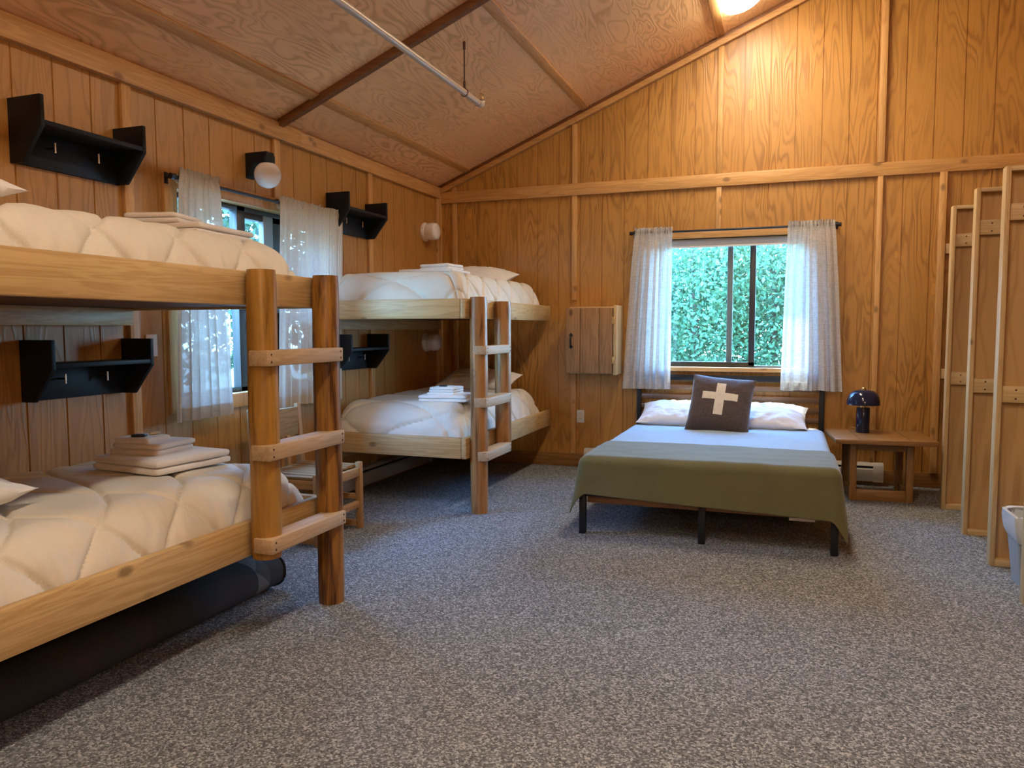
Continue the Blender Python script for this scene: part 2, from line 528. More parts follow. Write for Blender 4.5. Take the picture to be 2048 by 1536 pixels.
# ------------------------------------------------------------------ the room shell
def grooved(name, u0, u1, grooves, top, holes, mp, m, gw=0.009, gd=0.006):
    pts = {u0: 0.0, u1: 0.0}
    prof = [(u0, 0.0)]
    for g in sorted(grooves):
        if g - gw > u0 and g + gw < u1:
            prof += [(g - gw / 2, 0.0), (g - gw / 2 + 0.0015, gd), (g + gw / 2 - 0.0015, gd), (g + gw / 2, 0.0)]
    prof.append((u1, 0.0))
    for h in holes:
        for e in (h[0], h[1]):
            for i in range(len(prof) - 1):
                a, b = prof[i], prof[i + 1]
                if a[0] + 1e-6 < e < b[0] - 1e-6:
                    t = (e - a[0]) / (b[0] - a[0])
                    prof.insert(i + 1, (e, a[1] + t * (b[1] - a[1])))
                    break
    bm = bmesh.new()
    def q(a, b, z0a, z1a, z0b, z1b):
        bm.faces.new([bm.verts.new(Vector(mp(*p))) for p in ((a[0], a[1], z0a), (b[0], b[1], z0b), (b[0], b[1], z1b), (a[0], a[1], z1a))])
    for a, b in zip(prof, prof[1:]):
        mid = (a[0] + b[0]) / 2
        hs = [h for h in holes if h[0] - 1e-6 <= mid <= h[1] + 1e-6]
        if hs:
            q(a, b, 0, hs[0][2], 0, hs[0][2])
            q(a, b, hs[0][3], top(a[0]), hs[0][3], top(b[0]))
        else:
            q(a, b, 0, top(a[0]), 0, top(b[0]))
    bmesh.ops.remove_doubles(bm, verts=bm.verts[:], dist=1e-5)
    return struct(name, bm, m, recalc=False)

grooved('wall_back', XL, XR, [-1.584 + 0.2 * k for k in range(-8, 20)], lambda u: roof(u) + 0.01, [WIN_B], lambda u, d, z: (u, YB + d, z), M_WALL_B)
grooved('wall_left', YF, YB, [3.045 + 0.2 * k for k in range(-24, 19)], lambda u: Z0 + 0.02, [WIN_L], lambda u, d, z: (XL - d, u, z), M_WALL_L)
bm = bmesh.new(); box(bm, XR, XR + 0.08, YF, YB, 0, roof(XR), 0); struct('wall_right', bm, M_WALL_L)
bm = bmesh.new(); prism(bm, [(XL, YF, 0), (XR, YF, 0), (XR, YF, roof(XR)), (XL, YF, roof(XL))], (0, -0.08, 0)); struct('wall_front', bm, M_WALL_B)
bm = bmesh.new(); box(bm, XL - 0.01, XR, YF, YB + 0.02, -0.1, 0, 0); struct('floor', bm, M_CARPET)
bm = bmesh.new()
prism(bm, [(XL - 0.3, YF, roof(XL - 0.3)), (XR, YF, roof(XR)), (XR, YF, roof(XR) + 0.12), (XL - 0.3, YF, roof(XL - 0.3) + 0.12)], (0, YB + 0.3 - YF, 0))
struct('ceiling', bm, M_CEIL)

TRIM_N = [0]
def trim(bm, m, name=None):
    TRIM_N[0] += 1
    return struct(name or 'trim_%d' % TRIM_N[0], bm, m)

# ceiling battens that follow the slope line (run in depth), split at the rafter
RM = Matrix.Rotation(-SA, 4, 'Y')
def slope_box(bm, xc, y0, y1, w, d, off=0.0, bev=0.003):
    mx = Matrix.Translation((xc, 0, roof(xc))) @ RM
    box(bm, -w / 2, w / 2, y0, y1, -off - d, -off, bev, mx)
for xc in (-2.862, -1.735, -0.585, 0.54, 1.67):
    for (ya, yb) in ((YF, 4.24), (4.30, 6.69)):
        bm = bmesh.new(); slope_box(bm, xc, ya, yb, 0.068, 0.016); trim(bm, M_TRIM['y'])
# rafter strip and rake trim run up the slope
def rake(bm, y0, y1, d, x0=XL, x1=XR, off=0.0):
    prism(bm, [(x0, y0, roof(x0) - off), (x1, y0, roof(x1) - off), (x1, y0, roof(x1) - off - d), (x0, y0, roof(x0) - off - d)], (0, y1 - y0, 0), 0.002)
bm = bmesh.new(); rake(bm, 4.245, 4.295, 0.05, XL + 0.03); trim(bm, M_BEAM)
bm = bmesh.new(); rake(bm, 1.78, 1.83, 0.05, XL + 0.03); trim(bm, M_BEAM)
bm = bmesh.new(); rake(bm, 6.705, YB, 0.035); trim(bm, M_BEAM)
bm = bmesh.new(); rake(bm, 6.695, YB, 0.05, off=0.035); trim(bm, M_TRIM['x'])
# fascia board on the left wall, in two lengths
bm = bmesh.new(); box(bm, XL, XL + 0.042, YF, 4.49, 2.497, 2.605); trim(bm, M_TRIM['y'])
bm = bmesh.new(); box(bm, XL, XL + 0.034, 4.495, YB, 2.500, 2.602); trim(bm, M_TRIM['y'])
# left wall battens
for (ya, yb, za, zb) in ((3.01, 3.068, 0.1, 2.497), (1.80, 1.86, 0.1, 2.497), (4.215, 4.275, 2.10, 2.497), (4.215, 4.275, 0.1, 0.80), (5.40, 5.46, 0.1, 2.50), (6.66, 6.70, 0.1, 2.50)):
    bm = bmesh.new(); box(bm, XL, XL + 0.022, ya, yb, za, zb); trim(bm, M_TRIM['z'])
bm = bmesh.new(); box(bm, XL, XL + 0.035, 6.705, YB, 0.1, 2.5); trim(bm, M_TRIM['z'])
# back wall belt and battens
bm = bmesh.new(); box(bm, XL, XR, YB - 0.03, YB, 2.452, 2.556); trim(bm, M_TRIM['x'])
for xa, xb, t, za, zb in ((-3.035, -2.985, 0.02, 0.1, 2.452), (-3.035, -2.985, 0.02, 2.556, 2.64), (-1.856, -1.81, 0.022, 1.52, 2.452), (-1.862, -1.812, 0.022, 0.12, 0.85), (-1.856, -1.81, 0.022, 2.556, 3.08),
                      (-0.60, -0.555, 0.022, 2.556, 3.60), (-0.60, -0.555, 0.022, 2.10, 2.452), (0.625, 0.675, 0.034, 2.556, 4.1), (0.632, 0.672, 0.03, 0.12, 2.452), (1.065, 1.115, 0.040, 0.12, 2.452)):
    bm = bmesh.new(); box(bm, xa, xb, YB - t, YB, za, zb); trim(bm, M_TRIM['z'])
bm = bmesh.new(); box(bm, XL, XR, YB - 0.018, YB, 0, 0.118); struct('baseboard_back', bm, M_OAK['x'])
bm = bmesh.new(); box(bm, XL, XL + 0.018, YF, YB - 0.02, 0, 0.10); struct('baseboard_left', bm, M_OAK['y'])

# ------------------------------------------------------------------ windows
def empty_struct(name, loc):
    o = bpy.data.objects.new(name, None); C.objects.link(o); o.location = loc; o['kind'] = 'structure'
    return o
y0, y1, z0, z1 = WIN_L
w1 = empty_struct('window_1', (XL, (y0 + y1) / 2, z0))
bm = bmesh.new()
for a in ((y0 - 0.09, y0, 0.80, 2.10), (y1, y1 + 0.09, 0.80, 2.10)): box(bm, XL, XL + 0.022, a[0], a[1], a[2], a[3])
box(bm, XL, XL + 0.022, y0, y1, z1, z1 + 0.085); box(bm, XL, XL + 0.022, y0, y1, 0.79, z0)
obj('casing', bm, M_TRIM['z'], w1)
bm = bmesh.new()
box(bm, XL - 0.16, XL, y0 - 0.02, y0, z0 - 0.02, z1 + 0.02, 0); box(bm, XL - 0.16, XL, y1, y1 + 0.02, z0 - 0.02, z1 + 0.02, 0)
box(bm, XL - 0.16, XL, y0, y1, z1, z1 + 0.02, 0); box(bm, XL - 0.16, XL, y0, y1, z0 - 0.02, z0, 0)
obj('jamb', bm, M_TRIM['z'], w1)
bm = bmesh.new()
for a in ((y0, y0 + 0.03, z0, z1), (y1 - 0.03, y1, z0, z1), (y0, y1, z0, z0 + 0.03), (y0, y1, z1 - 0.03, z1), (3.925, 4.0, z0, z1)):
    box(bm, XL - 0.11, XL - 0.05, a[0], a[1], a[2], a[3])
obj('window_frame', bm, M_FRAME, w1)
bm = bmesh.new()
for a in ((4.175, 4.27, z0 + 0.03, z1 - 0.03),): box(bm, XL - 0.085, XL - 0.045, a[0], a[1], a[2], a[3])
obj('sash', bm, M_GRAYF, w1)
bm = bmesh.new()
for a in ((4.275, 4.36, z0 + 0.03, z1 - 0.03), (4.0, 4.77, z1 - 0.07, z1 - 0.03)): box(bm, XL - 0.10, XL - 0.05, a[0], a[1], a[2], a[3])
obj('sash', bm, M_FRAME, w1)
bm = bmesh.new(); box(bm, XL - 0.088, XL - 0.084, y0 + 0.03, 3.925, z0 + 0.03, z1 - 0.03, 0); obj('pane', bm, M_GLASS, w1)
bm = bmesh.new(); box(bm, XL - 0.096, XL - 0.092, 4.0, y1 - 0.03, z0 + 0.03, z1 - 0.03, 0); obj('pane', bm, M_GLASS, w1)

x0, x1, z0, z1 = WIN_B
w2 = empty_struct('window_2', ((x0 + x1) / 2, YB, z0))
bm = bmesh.new()
box(bm, x0 - 0.08, x0, YB - 0.022, YB, 0.86, 2.10); box(bm, x1, x1 + 0.08, YB - 0.022, YB, 0.86, 2.10)
box(bm, x0, x1, YB - 0.022, YB, z1, 2.10)
obj('casing', bm, M_TRIM['x'], w2)
bm = bmesh.new(); box(bm, x0 - 0.08, x1 + 0.08, YB - 0.05, YB + 0.02, z0 - 0.035, z0); obj('window_sill', bm, M_TRIM['x'], w2)
bm = bmesh.new()
box(bm, x0 - 0.02, x0, YB, YB + 0.16, z0 - 0.02, z1 + 0.02, 0); box(bm, x1, x1 + 0.02, YB, YB + 0.16, z0 - 0.02, z1 + 0.02, 0)
box(bm, x0, x1, YB, YB + 0.16, z1, z1 + 0.02, 0); box(bm, x0, x1, YB, YB + 0.16, z0 - 0.02, z0, 0)
obj('jamb', bm, M_TRIM['x'], w2)
bm = bmesh.new()
for a in ((x0, x0 + 0.025, z0, z1), (x1 - 0.025, x1, z0, z1), (x0, x1, z0, z0 + 0.014), (x0, x1, z1 - 0.03, z1)):
    box(bm, a[0], a[1], YB + 0.05, YB + 0.12, a[2], a[3])
obj('window_frame', bm, M_FRAME, w2)
bm = bmesh.new()
for a in ((-0.320, -0.270, z0 + 0.014, z1 - 0.03), (x0 + 0.025, x0 + 0.06, z0 + 0.014, z1 - 0.03), (x0 + 0.025, -0.27, z0 + 0.014, z0 + 0.045), (x0 + 0.025, -0.27, z1 - 0.055, z1 - 0.03)):
    box(bm, a[0], a[1], YB + 0.05, YB + 0.075, a[2], a[3])
obj('sash', bm, M_FRAME, w2)
bm = bmesh.new()
for a in ((-0.505, -0.458, z0 + 0.014, z1 - 0.03),):
    box(bm, a[0], a[1], YB + 0.09, YB + 0.115, a[2], a[3])
obj('sash', bm, M_GRAYF, w2)
bm = bmesh.new(); box(bm, x0 + 0.06, -0.32, YB + 0.060, YB + 0.064, z0 + 0.045, z1 - 0.055, 0); obj('pane', bm, M_GLASS, w2)
bm = bmesh.new(); box(bm, -0.458, x1 - 0.025, YB + 0.100, YB + 0.104, z0 + 0.014, z1 - 0.03, 0); obj('pane', bm, M_GLASS, w2)

rs = thing('roller_shade', 'grey roller shade rolled up at the head of the back window', 'shade', ((x0 + x1) / 2, YB + 0.03, 2.0))
bm = bmesh.new(); cyl(bm, (x0 + 0.01, YB + 0.025, 2.005), (x1 - 0.01, YB + 0.025, 2.005), 0.021); obj('roller', bm, M_SHADE, rs)
bm = bmesh.new(); box(bm, x0 + 0.02, x1 - 0.02, YB + 0.008, YB + 0.014, 1.965, 1.995, 0.002); obj('shade_cloth', bm, M_SHADE, rs)
bm = bmesh.new(); box(bm, x0 + 0.02, x1 - 0.02, YB + 0.004, YB + 0.018, 1.952, 1.966, 0.003); obj('hem_bar', bm, M_WHITE, rs)

# ------------------------------------------------------------------ outdoors
bm = bmesh.new(); box(bm, -40, XL - 0.2, -15, 45, -0.5, -0.35, 0); struct('ground_gravel', bm, M_GRAVEL)
bm = bmesh.new(); box(bm, XL - 0.2, 25, YB + 0.25, 45, -0.5, -0.35, 0); struct('ground', bm, M_GRAVEL)
rnd = random.Random(7)
def tree(loc, rx, hgt, nleaf, ls, label, group, lm=None):
    t = thing('leafy_tree', label, 'tree', (loc[0], loc[1], -0.36), 0, group)
    bm = bmesh.new()
    tube(bm, [(0, 0, 0), (0.05, 0.02, hgt * 0.3), (-0.02, 0, hgt * 0.75)], [0.12, 0.09, 0.04], 10)
    obj('trunk', bm, M_TRUNK, t, world=False)
    bm = bmesh.new()
    for _ in range(nleaf):
        while True:
            p = Vector((rnd.uniform(-1, 1), rnd.uniform(-1, 1), rnd.uniform(-1, 1)))
            if 0.25 < p.length < 1: break
        k = 0.82 + 0.22 * NZ.noise(p * 2.2 + Vector((loc[0], loc[1], 0)))
        p = Vector((p.x * rx * k, p.y * rx * k, hgt * 0.52 + p.z * hgt * 0.50 * k))
        a = Vector((rnd.gauss(0, 1), rnd.gauss(0, 1), rnd.gauss(0, 1))).normalized()
        b = a.cross(Vector((rnd.gauss(0, 1), rnd.gauss(0, 1), rnd.gauss(0, 1)))).normalized()
        s = ls * rnd.uniform(0.6, 1.3)
        f = a.cross(b) * s * 0.12
        v = [bm.verts.new(p + a * s), bm.verts.new(p + b * s * 0.5 + f), bm.verts.new(p - a * s), bm.verts.new(p - b * s * 0.5 + f)]
        bm.faces.new(v)
    obj('foliage', bm, lm or M_LEAF, t, world=False, recalc=False)
gl = 'leafy green tree growing outside beyond the back window'
for x, y, r, h in ((-6.6, 15.8, 1.7, 4.1), (-4.9, 15.0, 1.6, 4.2), (-3.2, 15.4, 1.7, 4.0), (-1.7, 14.6, 1.6, 4.1), (-0.3, 15.1, 1.6, 4.2), (1.2, 14.7, 1.7, 4.0), (2.8, 15.4, 1.7, 4.2), (-2.4, 17.2, 1.8, 4.6), (0.5, 17.0, 1.8, 4.6)):
    tree((x, y), r, h, 13000, 0.050, gl, 'trees beyond the back window')
for x, y, r, h in ((-9.2, 14.6, 2.0, 6.2), (-10.0, 11.0, 2.1, 6.4), (-9.6, 7.4, 2.0, 6.2), (-9.8, 3.8, 2.0, 6.4), (-9.4, 0.2, 2.0, 6.0)):  # set tall and close to hold back daylight from the left window
    tree((x, y), r, h, 7000, 0.10, 'tall tree outside the left window, placed and darkened to cut light', 'trees beyond the left window', M_LEAF_DARK)

# ------------------------------------------------------------------ bunk beds
def log(bm, x, y, z0, z1, r, seed, lean=(0, 0)):
    n = 26
    pts, rs = [], []
    for i in range(n):
        t = i / (n - 1)
        z = z0 + (z1 - z0) * t
        pts.append(Vector((x + lean[0] * t + 0.004 * NZ.noise((seed, z * 1.5, 0)), y + lean[1] * t + 0.004 * NZ.noise((seed + 9, z * 1.5, 3)), z)))
        rs.append(r * (1 + 0.035 * NZ.noise((seed * 2.0, z * 3.5, 1.0))))
    rs[0] *= 0.965; rs[-1] *= 0.94
    seg = 24
    rings = []
    for p, rr in zip(pts, rs):
        rings.append([bm.verts.new((p.x + rr * cos(2 * pi * k / seg) * (1 + 0.03 * NZ.noise((cos(2 * pi * k / seg) * 2 + seed, sin(2 * pi * k / seg) * 2, p.z * 2.5))),
                                    p.y + rr * sin(2 * pi * k / seg) * (1 + 0.03 * NZ.noise((cos(2 * pi * k / seg) * 2 + seed, sin(2 * pi * k / seg) * 2, p.z * 2.5))), p.z)) for k in range(seg)])
    for a, b in zip(rings, rings[1:]):
        for k in range(seg): bm.faces.new((a[k], a[(k + 1) % seg], b[(k + 1) % seg], b[k]))
    bm.faces.new(rings[0][::-1]); bm.faces.new(rings[-1])

XF = -2.04
def bunk(label, y0, y1, ye, ylog, rails, posts, rungs, yr, mats, near_end):
    t = thing('bunk_bed', label, 'bunk bed', (-2.6, (y0 + y1) / 2, 0))
    for (za, zb) in rails:
        bm = bmesh.new(); box(bm, XF - 0.038, XF, y0, y1, za, zb, 0.006); obj('side_rail', bm, M_RAIL['y'], t)
        bm = bmesh.new(); box(bm, XL + 0.005, XF - 0.04, ye[0], ye[1], za, zb, 0.006); obj('end_rail', bm, M_RAIL['x'], t)
        bm = bmesh.new(); box(bm, XL + 0.024, XF - 0.04, min(y0, ye[0]) + 0.04, max(y1, ye[1]) - 0.04, za + 0.012, za + 0.03, 0); obj('deck', bm, M_DECK, t)
        bm = bmesh.new(); box(bm, XL + 0.024, XL + 0.06, y0 + 0.04, y1 - 0.04, za - 0.075, za + 0.011, 0.003); obj('wall_ledger', bm, M_RAIL['y'], t)
    for i, (y, za, zb, m, sd_) in enumerate(posts):
        bm = bmesh.new(); log(bm, XF + 0.062, y, za, zb, 0.060, sd_); obj('post', bm, m, t)
    for i, (za, zb) in enumerate(rungs):
        bm = bmesh.new()
        box(bm, XF + 0.05, XF + 0.14, yr[0], yr[1], za, zb, 0.004)
        o = obj('rung', bm, M_RUNG, t)
        for yy in (yr[0] + 0.025, yr[1] - 0.02):
            for zz in (za + 0.016, zb - 0.016):
                bm = bmesh.new(); cyl(bm, (XF + 0.139, yy, zz), (XF + 0.1415, yy, zz), 0.0045, seg=8)
                obj('screw', bm, M_RUST, o)
    return t
bunk('log-post bunk bed filling the left foreground under the two near shelves', 0.98, 3.035, (2.995, 3.033), 0, ((1.36, 1.498), (0.342, 0.486)),
     ((2.535, 0.34, 1.500, M_LOG_A, 1.3), (2.985, 0.0, 1.505, M_LOG_B, 5.1)), ((1.12, 1.181), (0.745, 0.806), (0.372, 0.432)), (2.462, 3.00), None, True)
bunk('log-post bunk bed against the back wall in the far corner', 4.72, 6.68, (4.722, 4.760), 0, ((1.333, 1.468), (0.378, 0.522)),
     ((4.805, 0.0, 1.478, M_LOG_C, 8.2), (5.275, 0.385, 1.463, M_LOG_C, 11.7)), ((1.09, 1.149), (0.733, 0.797), (0.366, 0.430)), (4.745, 5.235), None, False)

# ------------------------------------------------------------------ comforters
def comforter(x0, x1, y0, y1, zb, zt, label, seed, rx=0.17, ry=0.17, cell=0.36, sag=0.0, tilt=0.0, shape=None):
    W, L, Hh = x1 - x0, y1 - y0, zt - zb
    def axis(n_in, n_edge, length, R):
        out = []
        for k in range(n_edge): 
            th = (k / n_edge) * pi / 2
            out.append((R * (1 - cos(th)), sin(th), th * (R + Hh) / 2))
        e = (pi / 2) * (R + Hh) / 2
        for k in range(n_in + 1):
            t = k / n_in
            out.append((R + (length - 2 * R) * t, 1.0, e + (length - 2 * R) * t))
        tot = e * 2 + length - 2 * R
        for k in range(n_edge - 1, -1, -1):
            th = (k / n_edge) * pi / 2
            out.append((length - R * (1 - cos(th)), sin(th), tot - th * (R + Hh) / 2))
        return out
    ax = axis(100, 28, W, rx); ay = axis(290, 28, L, ry)
    bm = bmesh.new()
    vs, uv = [], {}
    for (px, sx_, u) in ax:
        row = []
        for (py, sy_, v) in ay:
            s = (sx_ ** 0.8) * (sy_ ** 0.8)
            z = zb + Hh * s
            z += 0.014 * NZ.noise((px * 1.7 + seed, py * 1.3, seed)) * s
            if shape: z += shape(px / W, py / L) * s
            w = bm.verts.new((x0 + px, y0 + py, z)); uv[w] = (u, v, s)
            row.append(w)
        vs.append(row)
    for i in range(len(ax) - 1):
        for j in range(len(ay) - 1):
            bm.faces.new((vs[i][j], vs[i + 1][j], vs[i + 1][j + 1], vs[i][j + 1]))
    # underside
    per = [vs[i][0] for i in range(len(ax))] + [vs[-1][j] for j in range(1, len(ay))] + [vs[i][-1] for i in range(len(ax) - 2, -1, -1)] + [vs[0][j] for j in range(len(ay) - 2, 0, -1)]
    bm.normal_update()
    mv = []
    for w, (u, v, s) in uv.items():
        a = (v + 0.62 * u + 0.06 * sin(u * 5)) / cell
        b = (v - 0.62 * u + 0.06 * sin(u * 5 + 2)) / cell
        da = abs(a - round(a)) * cell * 0.8
        db = abs(b - round(b)) * cell * 0.8
        g = exp(-(da / 0.009) ** 2) + exp(-(db / 0.009) ** 2)
        puff = 0.008 * min(1, min(da, db) / 0.06)
        side = 1 - s
        wr = 0.013 * NZ.noise((u * 5 + seed, v * 13, 2.0)) * min(1, 0.25 + 1.3 * side) * (1 if s < 0.985 else 0.35)
        wr += 0.006 * NZ.noise((u * 16 + seed, v * 30, 5.0)) * min(1, side * 2)
        mv.append((w, w.normal * (puff - 0.015 * min(1, g) + wr) * (0.25 if s < 0.05 else 1)))
    for w, d in mv: w.co += d
    for w in vs[0] + vs[-1]: w.co.x = max(w.co.x, XL + 0.026)
    bm.faces.new(per[::-1])
    cx, cy = (x0 + x1) / 2, (y0 + y1) / 2
    for w in bm.verts: w.co -= Vector((cx, cy, zb))
    return solo('comforter', bm, M_COMF, label, 'comforter', (cx, cy, zb), 'quilted cream comforters on the bunks', 60)

comforter(-3.15, -2.083, 1.02, 2.985, 0.376, 0.655, 'quilted cream comforter on the lower berth of the near bunk', 1.0)
comforter(-3.15, -2.083, 1.02, 2.985, 1.394, 1.650, 'quilted cream comforter on the upper berth of the near bunk', 4.0)
comforter(-3.15, -2.083, 4.768, 6.52, 0.412, 0.735, 'quilted cream comforter on the lower berth of the far bunk', 7.0, 0.15, 0.20, 0.40)
comforter(-3.15, -2.083, 4.768, 6.52, 1.367, 1.660, 'quilted cream comforter on the upper berth of the far bunk', 9.0, 0.13, 0.12, 0.30)

# ------------------------------------------------------------------ pillows
def pillow_mesh(hx, hy, th, seed, pinch=0.07, n=52, amp=0.010, pw=2.6):
    bm = bmesh.new()
    rows = {}
    def P(u, v, s):
        x = hx * u * (1 - pinch * (1 - v * v)) ; y = hy * v * (1 - pinch * (1 - u * u))
        k = (max(0, 1 - abs(u) ** pw) * max(0, 1 - abs(v) ** pw)) ** 0.62
        w = amp * NZ.noise((u * 4 + seed, v * 4, s * 3.0)) + amp * 0.6 * NZ.noise((u * 11 + seed, v * 9, s * 2.0))
        return Vector((x, y, s * (th * k + w * min(1, k * 3))))
    for s in (1, -1):
        for i in range(n):
            for j in range(n):
                edge = i in (0, n - 1) or j in (0, n - 1)
                key = (i, j, 0 if edge else s)
                if key not in rows: rows[key] = bm.verts.new(P(-1 + 2 * i / (n - 1), -1 + 2 * j / (n - 1), s))
    for s in (1, -1):
        for i in range(n - 1):
            for j in range(n - 1):
                q = []
                for a, b in ((i, j), (i + 1, j), (i + 1, j + 1), (i, j + 1)):
                    edge = a in (0, n - 1) or b in (0, n - 1)
                    q.append(rows[(a, b, 0 if edge else s)])
                bm.faces.new(q if s > 0 else q[::-1])
    return bm
pg = 'pillows on the bunk beds'
p0 = solo('pillow', pillow_mesh(0.34, 0.23, 0.085, 1), M_LINEN, 'white pillow on the upper berth of the near bunk, at the photo edge', 'pillow', (-2.62, 1.56, 1.735), pg, 60, (0, 0, pi / 2 + 0.12))
p0.rotation_euler = (radians(4), radians(-3), pi / 2 + 0.15)
dup(p0, (-2.55, 1.50, 0.735), 'white pillow on the lower berth of the near bunk, at the photo edge', rot=(radians(3), 0, pi / 2 + 0.25))
dup(p0, (-2.62, 6.31, 1.722), 'white pillow on the upper berth of the far bunk', rot=(radians(12), radians(3), 0.05))
dup(p0, (-2.60, 6.33, 0.805), 'white pillow on the lower berth of the far bunk', rot=(radians(13), radians(2), 0.04))

# ------------------------------------------------------------------ folded towels
def towel(loc, size, layers, label, m, rotz, seed, group, name='bath_towel', sub=None):
    bm = bmesh.new()
    h = size[2] / layers
    for k in range(layers):
        softbox(bm, (0.004 * ((k * 7 + seed) % 3 - 1), 0.004 * ((k * 5 + seed) % 3 - 1), h * (k + 0.5)), (size[0] * (1 - 0.015 * k), size[1] * (1 - 0.015 * k), h * 1.06), h * 0.5, 14, 0.007, 9.0, seed=seed + k)
    return solo(name, bm, m, label, 'towel', loc, group, 60, (0, 0, rotz))
tg = 'folded towels on the bunks'
towel((-2.57, 2.60, 0.668), (0.40, 0.40, 0.062), 2, 'thick cream bath towel folded on the lower berth of the near bunk', M_TOWEL, -0.10, 1, tg)
towel((-2.63, 2.61, 0.727), (0.25, 0.24, 0.05), 2, 'small folded hand towel atop the bath towel on the near lower berth', M_TOWEL, 0.06, 3, tg, 'hand_towel')
towel((-2.66, 2.58, 0.774), (0.17, 0.15, 0.024), 1, 'folded face cloth topping the towels on the near lower berth', M_TOWEL, 0.10, 4, tg, 'face_cloth')
towel((-2.56, 2.78, 1.664), (0.42, 0.42, 0.055), 2, 'thick cream bath towel folded on the upper berth of the near bunk', M_TOWEL, 0.10, 6, tg)
towel((-2.58, 2.67, 1.716), (0.24, 0.24, 0.045), 2, 'small folded hand towel atop the bath towel on the near upper berth', M_TOWEL, 0.25, 8, tg, 'hand_towel')
towel((-2.56, 5.35, 1.665), (0.44, 0.40, 0.045), 2, 'white bath towel folded on the upper berth of the far bunk', M_TOWELW, 0.05, 9, tg)
towel((-2.50, 5.34, 1.706), (0.26, 0.22, 0.045), 2, 'small folded hand towel atop the bath towel on the far upper berth', M_TOWELW, -0.15, 10, tg, 'hand_towel')
towel((-2.35, 5.12, 0.738), (0.36, 0.34, 0.050), 2, 'white bath towel folded on the lower berth of the far bunk', M_TOWELW, 0.12, 11, tg)
towel((-2.37, 5.12, 0.785), (0.21, 0.20, 0.055), 3, 'small folded hand towel atop the bath towel on the far lower berth', M_TOWELW, 0.05, 12, tg, 'hand_towel')
def packet(loc, label, m, sz, rz, grp='soap packets on the towels'):
    bm = bmesh.new(); softbox(bm, (0, 0, sz[2] / 2), sz, sz[2] * 0.42, 5, 0.0)
    return solo('soap_packet', bm, m, label, 'soap', loc, grp, 50, (0, 0, rz))
packet((-2.645, 2.545, 0.800), 'dark wrapped soap packet on the face cloth of the near lower berth', M_BLACKPL, (0.06, 0.035, 0.012), 0.5)
packet((-2.64, 2.63, 0.800), 'cream wrapped soap packet on the face cloth of the near lower berth', M_PLATE, (0.045, 0.03, 0.012), 0.9)
packet((-2.38, 5.09, 0.841), 'dark wrapped soap packet on the white towels of the far lower berth', M_BLACKPL, (0.06, 0.03, 0.010), 0.1)

# ------------------------------------------------------------------ rolled rug under the near bunk
rg = thing('rolled_rug', 'dark rolled-up rug with patterned border lying under the near bunk', 'rug', (-2.44, 2.0, 0))
def rug_mat():
    n = NT('woven_rug')
    tcn = n.n('ShaderNodeTexCoord'); sp = n.n('ShaderNodeSeparateXYZ'); n.l(tcn.outputs['Object'], sp.inputs[0])
    y = n.math('ADD', sp.outputs['Y'], 0.0)
    v = n.coords((1, 1, 1), rand=False)
    w = n.noise(v, 300, 2)
    bl = n.noise(n.coords((3, 2.2, 3), rand=False), 1.2, 1)
    base = n.ramp(bl, (0.42, (0.022, 0.020, 0.021)), (0.52, (0.036, 0.026, 0.025)), (0.62, (0.017, 0.019, 0.025)))
    # triangles of the border band
    ang = n.math('ARCTAN2', sp.outputs['Z'], sp.outputs['X'])
    tri = n.math('PINGPONG', n.math('MULTIPLY', ang, 2.6), 1.0)
    yb = n.math('DIVIDE', n.math('SUBTRACT', y, 0.84), 0.09)
    inb = n.math('MULTIPLY', n.math('GREATER_THAN', yb, 0.0), n.math('LESS_THAN', yb, 1.0))
    t = n.math('MULTIPLY', inb, n.math('LESS_THAN', yb, tri))
    c = n.mix(inb, base, (0.055, 0.054, 0.055))
    c = n.mix(t, c, (0.15, 0.145, 0.135))
    ln = n.math('LESS_THAN', n.math('ABSOLUTE', n.math('SUBTRACT', y, 0.835)), 0.006)
    c = n.mix(ln, c, (0.02, 0.02, 0.022))
    c = n.mix(0.3, c, n.ramp(w, (0.3, (0.012, 0.012, 0.012)), (0.7, (0.055, 0.052, 0.05))))
    n.color(c); n.rough(0.95); n.bump(w, 0.5, 0.003)
    return n.m
bm = bmesh.new()
prof = []
for k in range(64):
    a = 2 * pi * k / 64
    x = 0.165 * math.copysign(abs(cos(a)) ** 0.72, cos(a)); z = 0.095 + 0.088 * math.copysign(abs(sin(a)) ** 0.8, sin(a))
    prof.append((x, max(z, 0.002)))
vs = []
NY = 40
for j in range(NY + 1):
    y = -1.1 + 2.14 * j / NY
    vs.append([bm.verts.new((x + 0.004 * NZ.noise((x * 8, y * 2, 1)), y, z + 0.004 * NZ.noise((y * 2.5, x * 6, 4)))) for x, z in prof])
for a, b in zip(vs, vs[1:]):
    for k in range(64): bm.faces.new((a[k], a[(k + 1) % 64], b[(k + 1) % 64], b[k]))
bm.faces.new(vs[0]); bm.faces.new(vs[-1][::-1])
obj('roll', bm, rug_mat(), rg, 40, world=False)
bm = bmesh.new()
tube(bm, [(x * 1.0, 1.04, z) for x, z in prof[50:64] + prof[:34]], 0.006, 8)
obj('edge_binding', bm, plain('dark_binding', (0.012, 0.012, 0.015), 0.8), rg, world=False)

